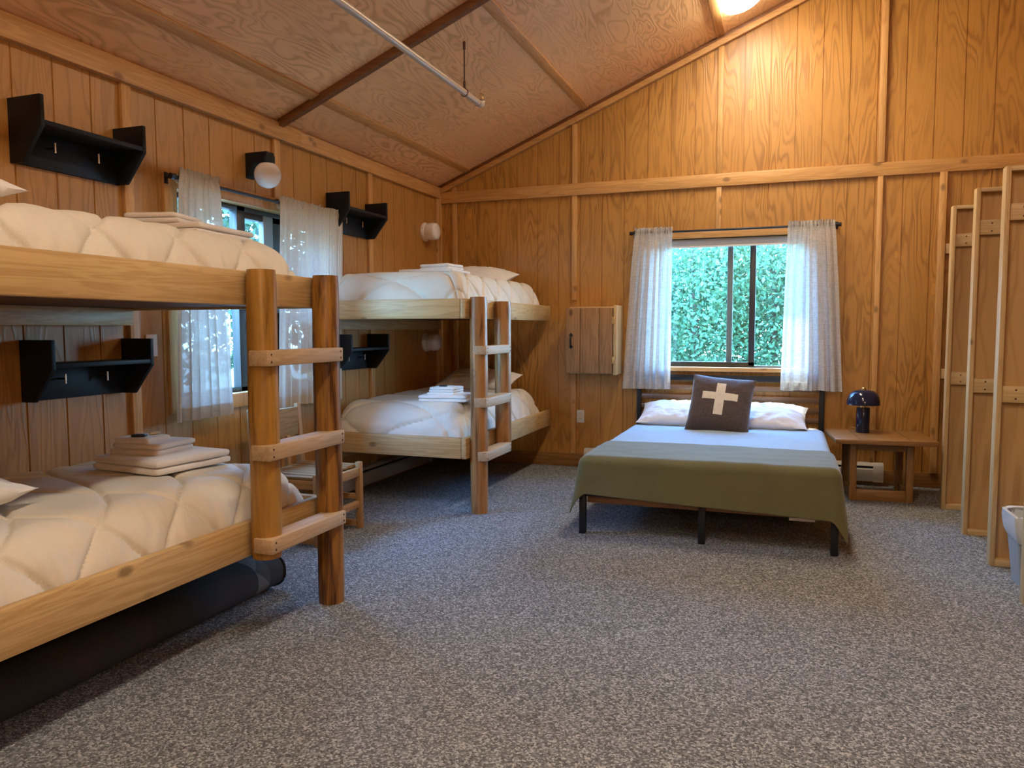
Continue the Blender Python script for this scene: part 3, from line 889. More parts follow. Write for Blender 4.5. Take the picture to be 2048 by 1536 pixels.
# ------------------------------------------------------------------ wall shelves with hooks
def make_shelf(loc, label):
    t = thing('coat_shelf', label, 'shelf', loc, 0, 'black coat shelves on the left wall')
    D, Hs, L = 0.192, 0.275, 0.566
    for y in (0.0, L - 0.02):
        bm = bmesh.new()
        prism(bm, [(0, y, 0), (0.075, y, 0), (D, y, 0.145), (D, y, Hs), (0, y, Hs)], (0, 0.02, 0), 0.002)
        obj('side_panel', bm, M_BLACK, t, world=False)
    bm = bmesh.new(); box(bm, 0.012, D - 0.002, 0.02, L - 0.02, 0.152, 0.172, 0.002); obj('shelf_board', bm, M_BLACK, t, world=False)
    bm = bmesh.new(); box(bm, 0, 0.018, 0.02, L - 0.02, 0.002, 0.152, 0.002); obj('back_panel', bm, M_BLACK, t, world=False)
    for y in (0.17, 0.40):
        bm = bmesh.new(); tube(bm, [(0.018, y, 0.095), (0.062, y, 0.095)], 0.0045, 10); h = obj('hook', bm, M_METAL, t, world=False)
        bm = bmesh.new(); tube(bm, [(0.064, y, 0.073), (0.064, y, 0.117)], 0.0045, 10); obj('hook_bar', bm, M_STEEL, h, world=False)
    return t
sh = make_shelf((XL + 0.001, 2.42, 1.983), 'black coat shelf above the near bunk upper berth')
dup(sh, (XL + 0.001, 2.42, 0.945), 'black coat shelf above the near bunk lower berth')
dup(sh, (XL + 0.001, 4.826, 1.975), 'black coat shelf right of the left window, above the far upper berth')
dup(sh, (XL + 0.001, 4.826, 0.950), 'black coat shelf under the far bunk upper berth')

# ------------------------------------------------------------------ wall lamps
t = thing('globe_wall_lamp', 'white glass globe lamp on black bracket above the left window', 'lamp', (XL, 4.06, 2.3))
bm = bmesh.new()
prism(bm, [(XL, 3.955, 2.350), (XL + 0.16, 3.955, 2.350), (XL + 0.16, 3.955, 2.318), (XL + 0.05, 3.955, 2.285), (XL + 0.025, 3.955, 2.215), (XL, 3.955, 2.195)], (0, 0.075, 0), 0.004)
obj('bracket', bm, M_BLACK, t)
bm = bmesh.new(); lathe(bm, [(0, 0.0), (0.045, 0.0), (0.045, -0.05), (0.0, -0.05)], Matrix.Translation((XL + 0.14, 3.988, 2.325))); obj('socket_cap', bm, M_BLACK, t)
bm = bmesh.new(); bmesh.ops.create_uvsphere(bm, u_segments=40, v_segments=24, radius=0.081, matrix=Matrix.Translation((XL + 0.14, 3.988, 2.212))); obj('globe', bm, M_OPAL, t, 80)

def make_sconce(loc, label):
    t = thing('drum_wall_lamp', label, 'lamp', loc, 0, 'white drum wall lamps in the far corner')
    R = Matrix.Rotation(pi / 2, 4, 'Y')
    bm = bmesh.new(); lathe(bm, [(0, 0), (0.086, 0), (0.086, 0.012), (0.076, 0.028), (0, 0.028)], R); obj('base_plate', bm, M_WHITE, t, world=False)
    bm = bmesh.new(); lathe(bm, [(0.068, 0.02), (0.076, 0.034), (0.080, 0.06), (0.080, 0.100), (0.074, 0.122), (0.060, 0.132), (0, 0.134)], R); obj('drum', bm, M_OPAL, t, 50, world=False)
    for a in (0.7, 2.8, 4.9):
        bm = bmesh.new(); cyl(bm, (0.02, 0.078 * cos(a), 0.078 * sin(a)), (0.02, 0.09 * cos(a), 0.09 * sin(a)), 0.004, seg=8)
        obj('thumb_screw', bm, M_STEEL, t, world=False)
    return t
sc = make_sconce((XL + 0.001, 6.43, 2.155), 'round white drum lamp above the far bunk upper berth')
dup(sc, (XL + 0.001, 6.43, 1.140), 'round white drum lamp between the two far bunk berths')

# ------------------------------------------------------------------ curtains
def curtain(name_lbl, P, u_top, u_bot, zt, zb, m, folds, seed, n_axis, label, grp, amp=0.022, header=0.035):
    """P(u, depth, z) -> world point. The gathered head fits the rod, the foot flares out."""
    nu, nv = 150, 46
    def surf(a, b, off=0.0):
        z = zt + header - (zt + header - zb) * b
        s = max(0.0, (zt - z) / (zt - zb))
        e = s ** 0.8
        l = u_top[0] + (u_bot[0] - u_top[0]) * e; r = u_top[1] + (u_bot[1] - u_top[1]) * e
        ph = 2 * pi * folds * (a + 0.02 * sin(a * 17 + seed)) + 0.5 * NZ.noise((a * 3, b * 2, seed))
        A = amp * (0.30 + 0.85 * s) * (0.75 + 0.5 * NZ.noise((a * 5 + seed, 0.3, seed)))
        d = A * sin(ph) + 0.35 * A * sin(2.1 * ph + seed)
        u = l + (r - l) * a + 0.004 * sin(ph * 2)
        if z > zt - 0.03:
            k = min(1, (z - zt + 0.03) / 0.03)
            d += k * 0.006 * sin(2 * pi * folds * 2.6 * a + seed)
            if z > zt + 0.012: z += 0.014 * NZ.noise((a * 30, seed, 3.0)); d += 0.015 * sin(2 * pi * folds * 2.3 * a + 3 * NZ.noise((a * 9, seed, 7.0))) * min(1.0, (z - zt - 0.012) / 0.02)
        if b > 0.97: z += 0.008 * NZ.noise((a * 4, seed, 1))
        return P(u, d + off, z)
    bm = bmesh.new(); grid(bm, nu, nv, lambda a, b: Vector(surf(a, b)))
    cx = P((u_top[0] + u_top[1]) / 2, 0, zb)
    t = thing('curtain', label, 'curtain', cx, 0, grp)
    obj('cloth', bm, m, t, 180, recalc=False)
    bm = bmesh.new()
    hb = 0.075 / (zt + header - zb)
    grid(bm, nu, 6, lambda a, b: Vector(surf(a, 1 - hb + hb * b, -0.004)))
    obj('hem', bm, m, t, 180, recalc=False)
    bm = bmesh.new()
    hb2 = (header + 0.055) / (zt + header - zb)
    grid(bm, nu, 10, lambda a, b: Vector(surf(a, hb2 * b, -0.030 * sin(pi * min(1.0, max(0.0, (b - 0.25) / 0.75))) - 0.003)))
    obj('rod_pocket', bm, m, t, 180, recalc=False)
    return t
PL = lambda u, d, z: (XL + 0.104 + d, u, z)
PB = lambda u, d, z: (u, YB - 0.110 - d, z)
gc = 'linen curtains'
curtain('', PL, (3.285, 3.60), (3.205, 3.665), 2.090, 0.765, M_CURT, 6, 2.0, 'y', 'short linen curtain on the left side of the left window', gc, 0.020)
curtain('', PL, (4.165, 4.885), (4.11, 4.84), 2.080, 0.755, M_CURT, 9, 5.0, 'y', 'wide linen curtain on the right side of the left window', gc, 0.016)
curtain('', PB, (-1.270, -0.948), (-1.366, -0.950), 2.088, 0.738, M_CURTB, 6, 8.0, 'x', 'sheer linen curtain on the left side of the back window', gc, 0.020)
curtain('', PB, (-0.020, 0.325), (-0.052, 0.412), 2.088, 0.755, M_CURTB, 6, 11.0, 'x', 'sheer linen curtain on the right side of the back window', gc, 0.020)

def rod(a, b, wall_dir, label):
    a, b = Vector(a), Vector(b)
    t = thing('curtain_rod', label, 'curtain rod', (a + b) / 2, 0, 'black curtain rods')
    bm = bmesh.new(); tube(bm, [a, b], 0.0095, 14); obj('rod', bm, M_METAL, t)
    d = (b - a).normalized()
    WL = 0.062 if abs(wall_dir[0]) > 0.5 else 0.068
    for p, s in ((a, -1), (b, 1)):
        bm = bmesh.new(); tube(bm, [p + d * s * 0.0, p + d * s * 0.03], 0.016, 14); obj('finial', bm, M_METAL, t)
        bm = bmesh.new()
        w = Vector(wall_dir)
        q = p + d * s * (-0.004)
        tube(bm, [q + w * 0.008, q + w * WL], 0.005, 8)
        e = q + w * WL
        if abs(w.x) > 0.5: box(bm, e.x - 0.002, e.x + 0.003, e.y - 0.012, e.y + 0.012, e.z - 0.03, e.z + 0.03, 0.001)
        else: box(bm, e.x - 0.012, e.x + 0.012, e.y - 0.003, e.y + 0.002, e.z - 0.03, e.z + 0.03, 0.001)
        obj('bracket', bm, M_METAL, t)
rod((XL + 0.088, 3.275, 2.075), (XL + 0.088, 4.90, 2.075), (-1, 0, 0), 'black curtain rod over the left window')
rod((-1.285, YB - 0.094, 2.083), (0.345, YB - 0.094, 2.083), (0, 1, 0), 'black curtain rod over the back window')

# box fan standing in the left window
t = thing('box_fan', 'black box fan standing in the right half of the left window', 'fan', (XL - 0.02, 4.52, 0.875))
FY0, FY1, FZ0, FZ1 = 4.28, 4.77, 0.889, 1.375
bm = bmesh.new()
def rrect(h, r, n=8):
    out = []
    for cx, cz, a0 in ((h - r, h - r, 0), (-h + r, h - r, pi / 2), (-h + r, -h + r, pi), (h - r, -h + r, 1.5 * pi)):
        for k in range(n + 1):
            a = a0 + pi / 2 * k / n
            out.append((cx + r * cos(a), cz + r * sin(a)))
    return out
fc = ((FY0 + FY1) / 2, (FZ0 + FZ1) / 2)
o1, i1 = rrect(0.243, 0.03), rrect(0.212, 0.10)
rings = []
for (pr, x) in ((o1, -0.045), (o1, 0.03), (i1, 0.03), (i1, -0.045)):
    rings.append([bm.verts.new((XL + x, fc[0] + a, fc[1] + b)) for a, b in pr])
for a, b in zip(rings, rings[1:] + rings[:1]):
    for k in range(len(a)): bm.faces.new((a[k], a[(k + 1) % len(a)], b[(k + 1) % len(a)], b[k]))
obj('housing', bm, M_BLACKPL, t)
bm = bmesh.new()
for r in (0.05, 0.08, 0.11, 0.14, 0.17, 0.20):
    tube(bm, [(XL + 0.025, fc[0] + r * cos(2 * pi * k / 32), fc[1] + r * sin(2 * pi * k / 32)) for k in range(33)], 0.002, 6)
for k in range(8):
    a = k * pi / 8
    tube(bm, [(XL + 0.025, fc[0] - 0.205 * cos(a), fc[1] - 0.205 * sin(a)), (XL + 0.025, fc[0] + 0.205 * cos(a), fc[1] + 0.205 * sin(a))], 0.002, 6)
obj('grille', bm, M_BLACKPL, t)
bm = bmesh.new()
lathe(bm, [(0, 0.01), (0.04, 0.01), (0.04, -0.03), (0, -0.03)], Matrix.Translation((XL, fc[0], fc[1])) @ Matrix.Rotation(pi / 2, 4, 'Y'))
for k in range(5):
    a = k * 2 * pi / 5
    pts = []
    for rr, w in ((0.035, 0.35), (0.12, 0.45), (0.19, 0.40)):
        pts.append((rr, a - w)); pts.append((rr, a + w))
    v = [bm.verts.new((XL + (0.008 if i % 2 else -0.025), fc[0] + r * cos(b), fc[1] + r * sin(b))) for i, (r, b) in enumerate(pts)]
    w_ = [bm.verts.new(x.co + Vector((0.003, 0, 0))) for x in v]
    for i in (0, 2):
        bm.faces.new((v[i], v[i + 1], v[i + 3], v[i + 2])); bm.faces.new((w_[i], w_[i + 2], w_[i + 3], w_[i + 1]))
obj('blades', bm, plain('smoke_plastic', (0.10, 0.11, 0.12), 0.4), t, recalc=False)
for yy in (FY0 + 0.06, FY1 - 0.06):
    bm = bmesh.new(); box(bm, XL - 0.07, XL + 0.06, yy - 0.015, yy + 0.015, 0.876, 0.892, 0.004); obj('foot', bm, M_BLACKPL, t)

# ------------------------------------------------------------------ wooden chair under the left window
t = thing('side_chair', 'low wooden side chair between the bunks under the left window', 'chair', (-2.77, 3.94, 0))
YA, YC = 3.70, 4.195
for y in (YA, YC - 0.036):
    bm = bmesh.new(); box(bm, -2.565, -2.527, y, y + 0.036, 0.0, 0.425, 0.004); obj('leg', bm, M_CHAIR['z'], t)
    bm = bmesh.new(); prism(bm, [(-2.985, y, 0), (-2.945, y, 0), (-2.96, y, 0.42), (-2.985, y, 0.785), (-3.015, y, 0.785), (-3.0, y, 0.42)], (0, 0.036, 0), 0.003); obj('leg', bm, M_CHAIR['z'], t)
    bm = bmesh.new(); box(bm, -2.96, -2.565, y + 0.004, y + 0.032, 0.335, 0.39, 0.003); obj('side_apron', bm, M_CHAIR['x'], t)
    bm = bmesh.new(); box(bm, -2.95, -2.565, y + 0.004, y + 0.032, 0.012, 0.05, 0.003); obj('runner', bm, M_CHAIR['x'], t)
    bm = bmesh.new(); box(bm, -2.95, -2.565, y + 0.006, y + 0.03, 0.185, 0.22, 0.003); obj('stretcher', bm, M_CHAIR['x'], t)
for xa in (-2.560, -2.975):
    bm = bmesh.new(); box(bm, xa, xa + 0.028, YA + 0.034, YC - 0.034, 0.335, 0.39, 0.003); obj('apron', bm, M_CHAIR['y'], t)
bm = bmesh.new(); box(bm, -2.560, -2.535, YA + 0.034, YC - 0.034, 0.135, 0.18, 0.003); obj('stretcher', bm, M_CHAIR['y'], t)
bm = bmesh.new()
n_ = 9
for k in range(n_):
    a = YA + 0.002 + (YC - YA - 0.004) * k / n_
    box(bm, -2.955, -2.568, a, a + (YC - YA) / n_ - 0.006, 0.392, 0.408 + 0.004 * sin(k), 0.003)
obj('seat', bm, wood('woven_seat', (0.33, 0.20, 0.085), (0.20, 0.11, 0.04), 'x', False), t)
bm = bmesh.new(); box(bm, -3.004, -2.980, YA + 0.034, YC - 0.034, 0.585, 0.765, 0.004); obj('backrest', bm, wood('woven_back', (0.34, 0.22, 0.11), (0.20, 0.12, 0.05), 'y', False, 0.7), t)
for y in (3.83, 4.03):
    bm = bmesh.new(); box(bm, -2.995, -2.972, y, y + 0.036, 0.385, 0.59, 0.003); obj('back_spindle', bm, M_CHAIR['z'], t)

# ------------------------------------------------------------------ baseboard heaters
def heater(label, a, b, wall, mt):
    t = thing('baseboard_heater', label, 'heater', ((a[0] + b[0]) / 2, (a[1] + b[1]) / 2, 0.03), 0, 'electric baseboard heaters')
    def P(u, d, z):
        return (XL + 0.019 + d, u, z) if wall == 'L' else (u, YB - 0.019 - d, z)
    u0_, u1_ = (a[1], b[1]) if wall == 'L' else (a[0], b[0])
    def ext(bm, poly, ua, ub):
        A = [Vector(P(ua, d, z)) for d, z in poly]
        prism(bm, A, Vector(P(ub, 0, 0)) - Vector(P(ua, 0, 0)))
    bm = bmesh.new(); ext(bm, [(0, 0.03), (0.01, 0.03), (0.01, 0.175), (0, 0.175)], u0_, u1_); obj('back_plate', bm, mt, t)
    bm = bmesh.new(); ext(bm, [(0.048, 0.035), (0.056, 0.035), (0.062, 0.045), (0.062, 0.130), (0.052, 0.140), (0.046, 0.138)], u0_ + 0.03, u1_ - 0.03); obj('front_cover', bm, mt, t)
    bm = bmesh.new(); ext(bm, [(0.0, 0.172), (0.0, 0.182), (0.045, 0.176), (0.058, 0.160), (0.054, 0.157), (0.042, 0.168)], u0_ + 0.0, u1_); obj('top_lip', bm, mt, t)
    bm = bmesh.new(); ext(bm, [(0.012, 0.05), (0.045, 0.05), (0.045, 0.155), (0.012, 0.155)], u0_ + 0.04, u1_ - 0.04); obj('heating_fin', bm, M_DARKSLOT, t)
    for ua in (u0_, u1_ - 0.075):
        bm = bmesh.new(); ext(bm, [(0.0, 0.03), (0.060, 0.03), (0.066, 0.04), (0.066, 0.135), (0.055, 0.165), (0.04, 0.180), (0, 0.182)], ua, ua + 0.075); obj('end_cap', bm, mt, t)
    return t
heater('long grey baseboard heater along the left wall under the far bunk', (XL, 4.05), (XL, 6.38), 'L', M_HEATER)
heater('pale baseboard heater on the back wall behind the big bed', (-1.72, YB), (0.735, YB), 'B', M_HEATER_W)

# ------------------------------------------------------------------ metal platform bed
BX0, BX1, BY0, BY1 = -1.194, 0.284, 4.51, 6.64
t = thing('platform_bed', 'black metal platform bed with slatted headboard under the back window', 'bed', (-0.455, 5.57, 0))
for x in (BX0, -0.475, BX1 - 0.04):
    bm = bmesh.new(); box(bm, x, x + 0.04, BY0, BY0 + 0.04, 0, 0.283, 0.003); obj('leg', bm, M_METAL, t)
for x in (BX0, -0.475, BX1 - 0.04):
    bm = bmesh.new(); box(bm, x + 0.004, x + 0.036, 5.5, 5.54, 0, 0.235, 0.003); obj('leg', bm, M_METAL, t)
bm = bmesh.new(); box(bm, BX0 + 0.04, BX1 - 0.04, BY0 + 0.004, BY0 + 0.036, 0.235, 0.280, 0.003); obj('foot_rail', bm, M_METAL, t)
for x in (BX0 + 0.004, BX1 - 0.036):
    bm = bmesh.new(); box(bm, x, x + 0.032, BY0 + 0.04, BY1 - 0.04, 0.235, 0.280, 0.003); obj('side_rail', bm, M_METAL, t)
bm = bmesh.new(); box(bm, -0.470, -0.440, BY0 + 0.04, BY1 - 0.04, 0.235, 0.262, 0.003); obj('centre_rail', bm, M_METAL, t)
for k in range(11):
    y = BY0 + 0.06 + k * 0.19
    bm = bmesh.new(); box(bm, BX0 + 0.037, BX1 - 0.037, y, y + 0.075, 0.263, 0.280, 0.002); obj('slat', bm, M_OAK['x'], t)
bm = bmesh.new(); box(bm, BX0 + 0.04, BX1 - 0.04, BY0 + 0.05, BY0 + 0.07, 0.188, 0.236, 0.002); obj('wood_skirt', bm, M_OAK['x'], t)
HY = 6.688
HX0, HX1 = -1.248, 0.288
for x in (HX0, HX1 - 0.04):
    bm = bmesh.new(); box(bm, x, x + 0.04, HY, HY + 0.03, 0.2, 0.866, 0.003); obj('headboard_post', bm, M_METAL, t)
bm = bmesh.new(); box(bm, HX0 + 0.04, HX1 - 0.04, HY + 0.002, HY + 0.026, 0.815, 0.864, 0.003); obj('headboard_bar', bm, M_METAL, t)
for k in range(5):
    z = 0.757 - 0.0845 * k
    bm = bmesh.new(); box(bm, HX0 + 0.04, HX1 - 0.04, HY + 0.006, HY + 0.022, z - 0.02, z + 0.02, 0.003); obj('headboard_slat', bm, M_SLAT, t)
bm = bmesh.new(); box(bm, -0.490, -0.450, HY + 0.003, HY + 0.027, 0.27, 0.864, 0.002); obj('headboard_mullion', bm, M_METAL, t)

bm = bmesh.new(); softbox(bm, (0, 0, 0.092), (1.44, 2.02, 0.184), 0.055, 30, 0.0)
mt_ = solo('mattress', bm, M_LINEN, 'white mattress with fitted sheet on the black platform bed', 'mattress', (-0.455, 5.575, 0.281), None, 60)
bm = bmesh.new(); box(bm, 0.48, 0.62, -0.97, -0.93, -0.12, 0.002, 0.001); obj('care_tag', bm, M_WHITE, mt_, world=False)

def drape(name, m, label, cat, xa, xb, yfar, yfront, zt, side, front, rr=0.05, thick=0.006, stitched=False, seed=0, flare=0.10):
    """cloth lying on a bed: flat top, bends over both sides and, when front is given, over the foot with draped corners"""
    L = rr * pi / 2
    def bend(a):
        if a <= 0: return 0.0, 0.0
        if a < L: return rr * sin(a / rr), rr * (1 - cos(a / rr))
        return rr + (a - L) * flare, rr + (a - L) * 0.995
    nu, nv = 130, 110
    wx = xb - xa
    fr_max = max(front) if front else 0.0
    def f(p, q):
        s = xa - side + (wx + 2 * side) * p                    # across
        fr = (front[0] + (front[1] - front[0]) * p) if front else 0.0
        tlen = (yfar - yfront) + fr
        r = yfar - tlen * q                                     # towards the foot
        a = max(0.0, xa - s, s - xb); sg = -1 if s < (xa + xb) / 2 else 1
        b = max(0.0, yfront - r)
        x = min(max(s, xa), xb); y = max(r, yfront)
        R = sqrt(a * a + b * b)
        o, dz = bend(R)
        if R > 1e-9:
            ca, sa_ = a / R, b / R
            ex = 1 + 0.9 * (2 * ca * sa_) ** 2 * max(0, R - L)
            x += sg * o * ca * ex; y -= o * sa_ * ex
        z = zt - dz
        w = 0.006 * NZ.noise((s * 2.5 + seed, r * 3.0, seed)) + 0.003 * NZ.noise((s * 9, r * 9 + seed, 2))
        if R > L:
            k = min(1, (R - L) / 0.1)
            fold = 0.010 * NZ.noise((s * 5 + seed, r * 5, 4.0)) * k
            x += sg * fold * (a / R); y -= fold * (b / R)
        if stitched and R < 0.3:
            w += 0.006 * abs(sin(pi * (r / 0.055 + 0.35 * sin(s * 5 + r * 3) + 0.5 * NZ.noise((s * 1.5, r * 1.5, 8))))) ** 0.6
        return Vector((x, y, z + (w if R < 0.05 else w * 0.3)))
    bm = bmesh.new(); grid(bm, nu, nv, f)
    cx, cy = (xa + xb) / 2, (yfar + yfront) / 2
    for v in bm.verts: v.co -= Vector((cx, cy, 0.3))
    o = solo(name, bm, m, label, cat, (cx, cy, 0.3), None, 180)
    md = o.modifiers.new('thickness', 'SOLIDIFY'); md.thickness = thick; md.offset = 1
    return o
drape('quilt', M_QUILT, 'pale blue stitched quilt spread on the big bed by the pillows', 'quilt', -1.135, 0.225, 6.22, 4.66, 0.474, 0.22, None, 0.05, 0.006, True, 3, 0.04)
drape('blanket', M_OLIVE, 'olive green wool blanket hanging over the foot of the big bed', 'blanket', -1.145, 0.235, 5.17, 4.560, 0.4845, 0.29, (0.255, 0.325), 0.058, 0.006, False, 6, 0.13)

pb = solo('pillow', pillow_mesh(0.325, 0.24, 0.085, 21, 0.06), M_LINENB, 'white pillow at the left of the big bed headboard', 'pillow', (-0.83, 6.36, 0.562), 'white pillows on the big bed', 60, (radians(14), 0, 0.02))
dup(pb, (-0.17, 6.36, 0.562), 'white pillow at the right of the big bed headboard', rot=(radians(14), 0, -0.04))

def cushion_mat():
    n = NT('woven_cross_cushion')
    tcn = n.n('ShaderNodeTexCoord'); sp = n.n('ShaderNodeSeparateXYZ'); n.l(tcn.outputs['Object'], sp.inputs[0])
    x, y = sp.outputs['X'], sp.outputs['Y']
    def band(v, c, h): return n.math('LESS_THAN', n.math('ABSOLUTE', n.math('SUBTRACT', v, c)), h)
    vert = n.math('MULTIPLY', band(x, -0.005, 0.034), band(y, 0.020, 0.132))
    hor = n.math('MULTIPLY', band(x, -0.005, 0.132), band(y, 0.040, 0.030))
    front = n.math('GREATER_THAN', sp.outputs['Z'], 0.0)
    k = n.math('MULTIPLY', n.math('MAXIMUM', vert, hor), front)
    w = n.noise(n.coords((60, 500, 60), rand=False), 1.0, 2)
    base = n.ramp(w, (0.3, (0.040, 0.027, 0.024)), (0.7, (0.090, 0.066, 0.060)))
    lite = n.ramp(w, (0.3, (0.50, 0.46, 0.38)), (0.7, (0.72, 0.68, 0.58)))
    n.color(n.mix(k, base, lite)); n.rough(0.95); n.bump(w, 0.4, 0.004)
    n.b.inputs['Sheen Weight'].default_value = 0.3
    return n.m
solo('throw_cushion', pillow_mesh(0.238, 0.238, 0.085, 33, 0.05, 40, 0.004, 3.2), cushion_mat(), 'dark brown square cushion with white woven cross on the big bed', 'cushion', (-0.485, 6.075, 0.672), None, 60, (radians(62), radians(5), radians(-1)))

# ------------------------------------------------------------------ nightstand and lamp
t = thing('nightstand', 'brown wooden nightstand right of the big bed', 'table', (0.645, 6.22, 0), radians(4.5))
def lb(name, a, m, bev=0.004):
    bm = bmesh.new(); box(bm, *a, bev); return obj(name, bm, m, t, world=False)
lb('tabletop', (-0.335, 0.335, -0.30, 0.30, 0.435, 0.470), M_OAK['x'], 0.005)
bm = bmesh.new()
for x in (-0.17, 0.165): box(bm, x - 0.0015, x + 0.0015, -0.295, 0.295, 0.4695, 0.4706, 0)
obj('board_seams', bm, M_DARKSLOT, t, world=False)
for x in (-0.215, 0.165):
    for y in (-0.145, 0.20):
        lb('leg', (x, x + 0.05, y, y + 0.05, 0, 0.435), M_OAK['z'])
lb('apron', (-0.165, 0.165, -0.14, -0.115, 0.37, 0.435), M_OAK['x'])
lb('apron', (-0.165, 0.165, 0.22, 0.245, 0.37, 0.435), M_OAK['x'])
for x in (-0.205, 0.18): lb('side_apron', (x, x + 0.025, -0.095, 0.20, 0.37, 0.435), M_OAK['y'])
lb('bottom_rail', (-0.165, 0.165, -0.14, -0.112, 0.0, 0.082), M_OAK['x'])
for x in (-0.205, 0.18): lb('bottom_rail', (x, x + 0.025, -0.095, 0.20, 0.0, 0.082), M_OAK['y'])

t = thing('table_lamp', 'navy mushroom-shaped table lamp with gold details on the nightstand', 'lamp', (0.545, 6.33, 0.4705))
TL = Matrix.Translation((0, 0, 0))
bm = bmesh.new(); lathe(bm, [(0, 0), (0.046, 0), (0.0475, 0.004), (0.0475, 0.188), (0.045, 0.193), (0, 0.193)], TL, 48); obj('base', bm, M_NAVY, t, world=False)
bm = bmesh.new(); lathe(bm, [(0.022, 0.192), (0.022, 0.225), (0, 0.225)], TL, 32); obj('neck', bm, M_BRASS, t, world=False)
bm = bmesh.new(); lathe(bm, [(0.113, 0.212), (0.117, 0.212), (0.1165, 0.238), (0.110, 0.268), (0.096, 0.296), (0.074, 0.315), (0.045, 0.324), (0.0, 0.327), (0.0, 0.324), (0.045, 0.321), (0.073, 0.311), (0.093, 0.293), (0.107, 0.266), (0.113, 0.238), (0.113, 0.212)], TL, 56); obj('lamp_shade', bm, M_NAVY, t, world=False)
bm = bmesh.new(); lathe(bm, [(0.016, 0.325), (0.016, 0.338), (0.012, 0.343), (0, 0.343)], TL, 24); obj('finial', bm, M_BRASS, t, world=False)
bm = bmesh.new(); tube(bm, [(0.0, 0.047, 0.01), (-0.02, 0.18, 0.004), (-0.06, 0.25, 0.01), (-0.09, 0.275, -0.03), (-0.03, 0.33, -0.13), (-0.10, 0.36, -0.24), (-0.12, 0.375, -0.285)], 0.0025, 6); obj('cord', bm, plain('clear_cord', (0.45, 0.35, 0.22), 0.4), t, world=False)

# ------------------------------------------------------------------ wall cabinet and outlets
t = thing('wall_cabinet', 'small barn-board wall cabinet left of the back window', 'cabinet', (-1.61, 6.62, 0.86))
bm = bmesh.new()
box(bm, -1.815, -1.795, 6.515, YB - 0.024, 0.868, 1.452); box(bm, -1.795, -1.418, 6.515, YB - 0.024, 1.432, 1.452); box(bm, -1.795, -1.418, 6.515, YB - 0.024, 0.868, 0.888); box(bm, -1.795, -1.418, YB - 0.034, YB - 0.024, 0.888, 1.432)
obj('carcass', bm, M_PFRAME['z'], t)
bm = bmesh.new(); box(bm, -1.418, -1.389, 6.478, YB - 0.001, 0.863, 1.463, 0.003); obj('hinge_stile', bm, M_PFRAME['z'], t)
for xa, xb in ((-1.841, -1.715), (-1.711, -1.545), (-1.541, -1.424)):
    pass
bm = bmesh.new()
for xa, xb in ((-1.841, -1.715), (-1.711, -1.545), (-1.541, -1.426)): box(bm, xa, xb, 6.480, 6.510, 0.876, 1.441, 0.004)
d = obj('door', bm, M_BARN, t)
bm = bmesh.new()
tube(bm, [(-1.793, 6.470, 1.115), (-1.793, 6.462, 1.13), (-1.793, 6.460, 1.155), (-1.793, 6.462, 1.18), (-1.793, 6.470, 1.195)], 0.0085, 8)
for z, s in ((1.105, -1), (1.205, 1)):
    prism(bm, [(-1.793, 6.481, z + s * 0.022), (-1.774, 6.481, z), (-1.793, 6.481, z - s * 0.014), (-1.812, 6.481, z)], (0, -0.006, 0))
    cyl(bm, (-1.793, 6.477, z), (-1.793, 6.466, z - s * 0.006), 0.007, seg=10)
obj('handle', bm, M_METAL, d)
for z in (0.99, 1.335):
    bm = bmesh.new(); cyl(bm, (-1.4215, 6.474, z - 0.03), (-1.4215, 6.474, z + 0.03), 0.005, seg=10); box(bm, -1.418, -1.404, 6.4745, 6.479, z - 0.028, z + 0.028, 0.001); obj('hinge', bm, M_BRASS, t)

def outlet(P, label, grp=None):
    t = thing('power_outlet', label, 'outlet', P(0, 0, 0), 0, grp)
    def bx(u0_, u1_, d0, d1, za, zb, m, nm, bev=0.002):
        bm = bmesh.new()
        A, B = Vector(P(u0_, d0, za)), Vector(P(u1_, d1, zb))
        box(bm, min(A.x, B.x), max(A.x, B.x), min(A.y, B.y), max(A.y, B.y), za + P(0, 0, 0)[2], zb + P(0, 0, 0)[2], bev)
        return obj(nm, bm, m, t)
    bx(-0.036, 0.036, 0.0, 0.006, -0.058, 0.058, M_PLATE, 'cover_plate')
    for z in (-0.024, 0.024):
        r = bx(-0.016, 0.016, 0.006, 0.008, z - 0.015, z + 0.015, M_PLATE, 'receptacle', 0.003)
        bm = bmesh.new()
        for u in (-0.006, 0.006):
            A, B = Vector(P(u - 0.0012, 0.0078, 0)), Vector(P(u + 0.0012, 0.0085, 0))
            zz = P(0, 0, 0)[2] + z
            box(bm, min(A.x, B.x), max(A.x, B.x), min(A.y, B.y), max(A.y, B.y), zz - 0.002, zz + 0.007, 0)
        obj('slots', bm, M_DARKSLOT, r)
    return t
outlet(lambda u, d, z: (-1.772 + u, YB - 0.0005 - d, 0.464 + (z if z else 0)) if True else 0, 'ivory power outlet on the back wall below the cabinet')
t = thing('switch_plate', 'white switch plate on the left wall beside the near lower shelf', 'switch', (XL, 3.16, 1.18))
bm = bmesh.new(); box(bm, XL + 0.0005, XL + 0.008, 3.125, 3.197, 1.122, 1.238, 0.002); obj('cover_plate', bm, M_WHITE, t)
bm = bmesh.new(); box(bm, XL + 0.008, XL + 0.017, 3.155, 3.167, 1.168, 1.192, 0.002); obj('toggle', bm, M_WHITE, t)

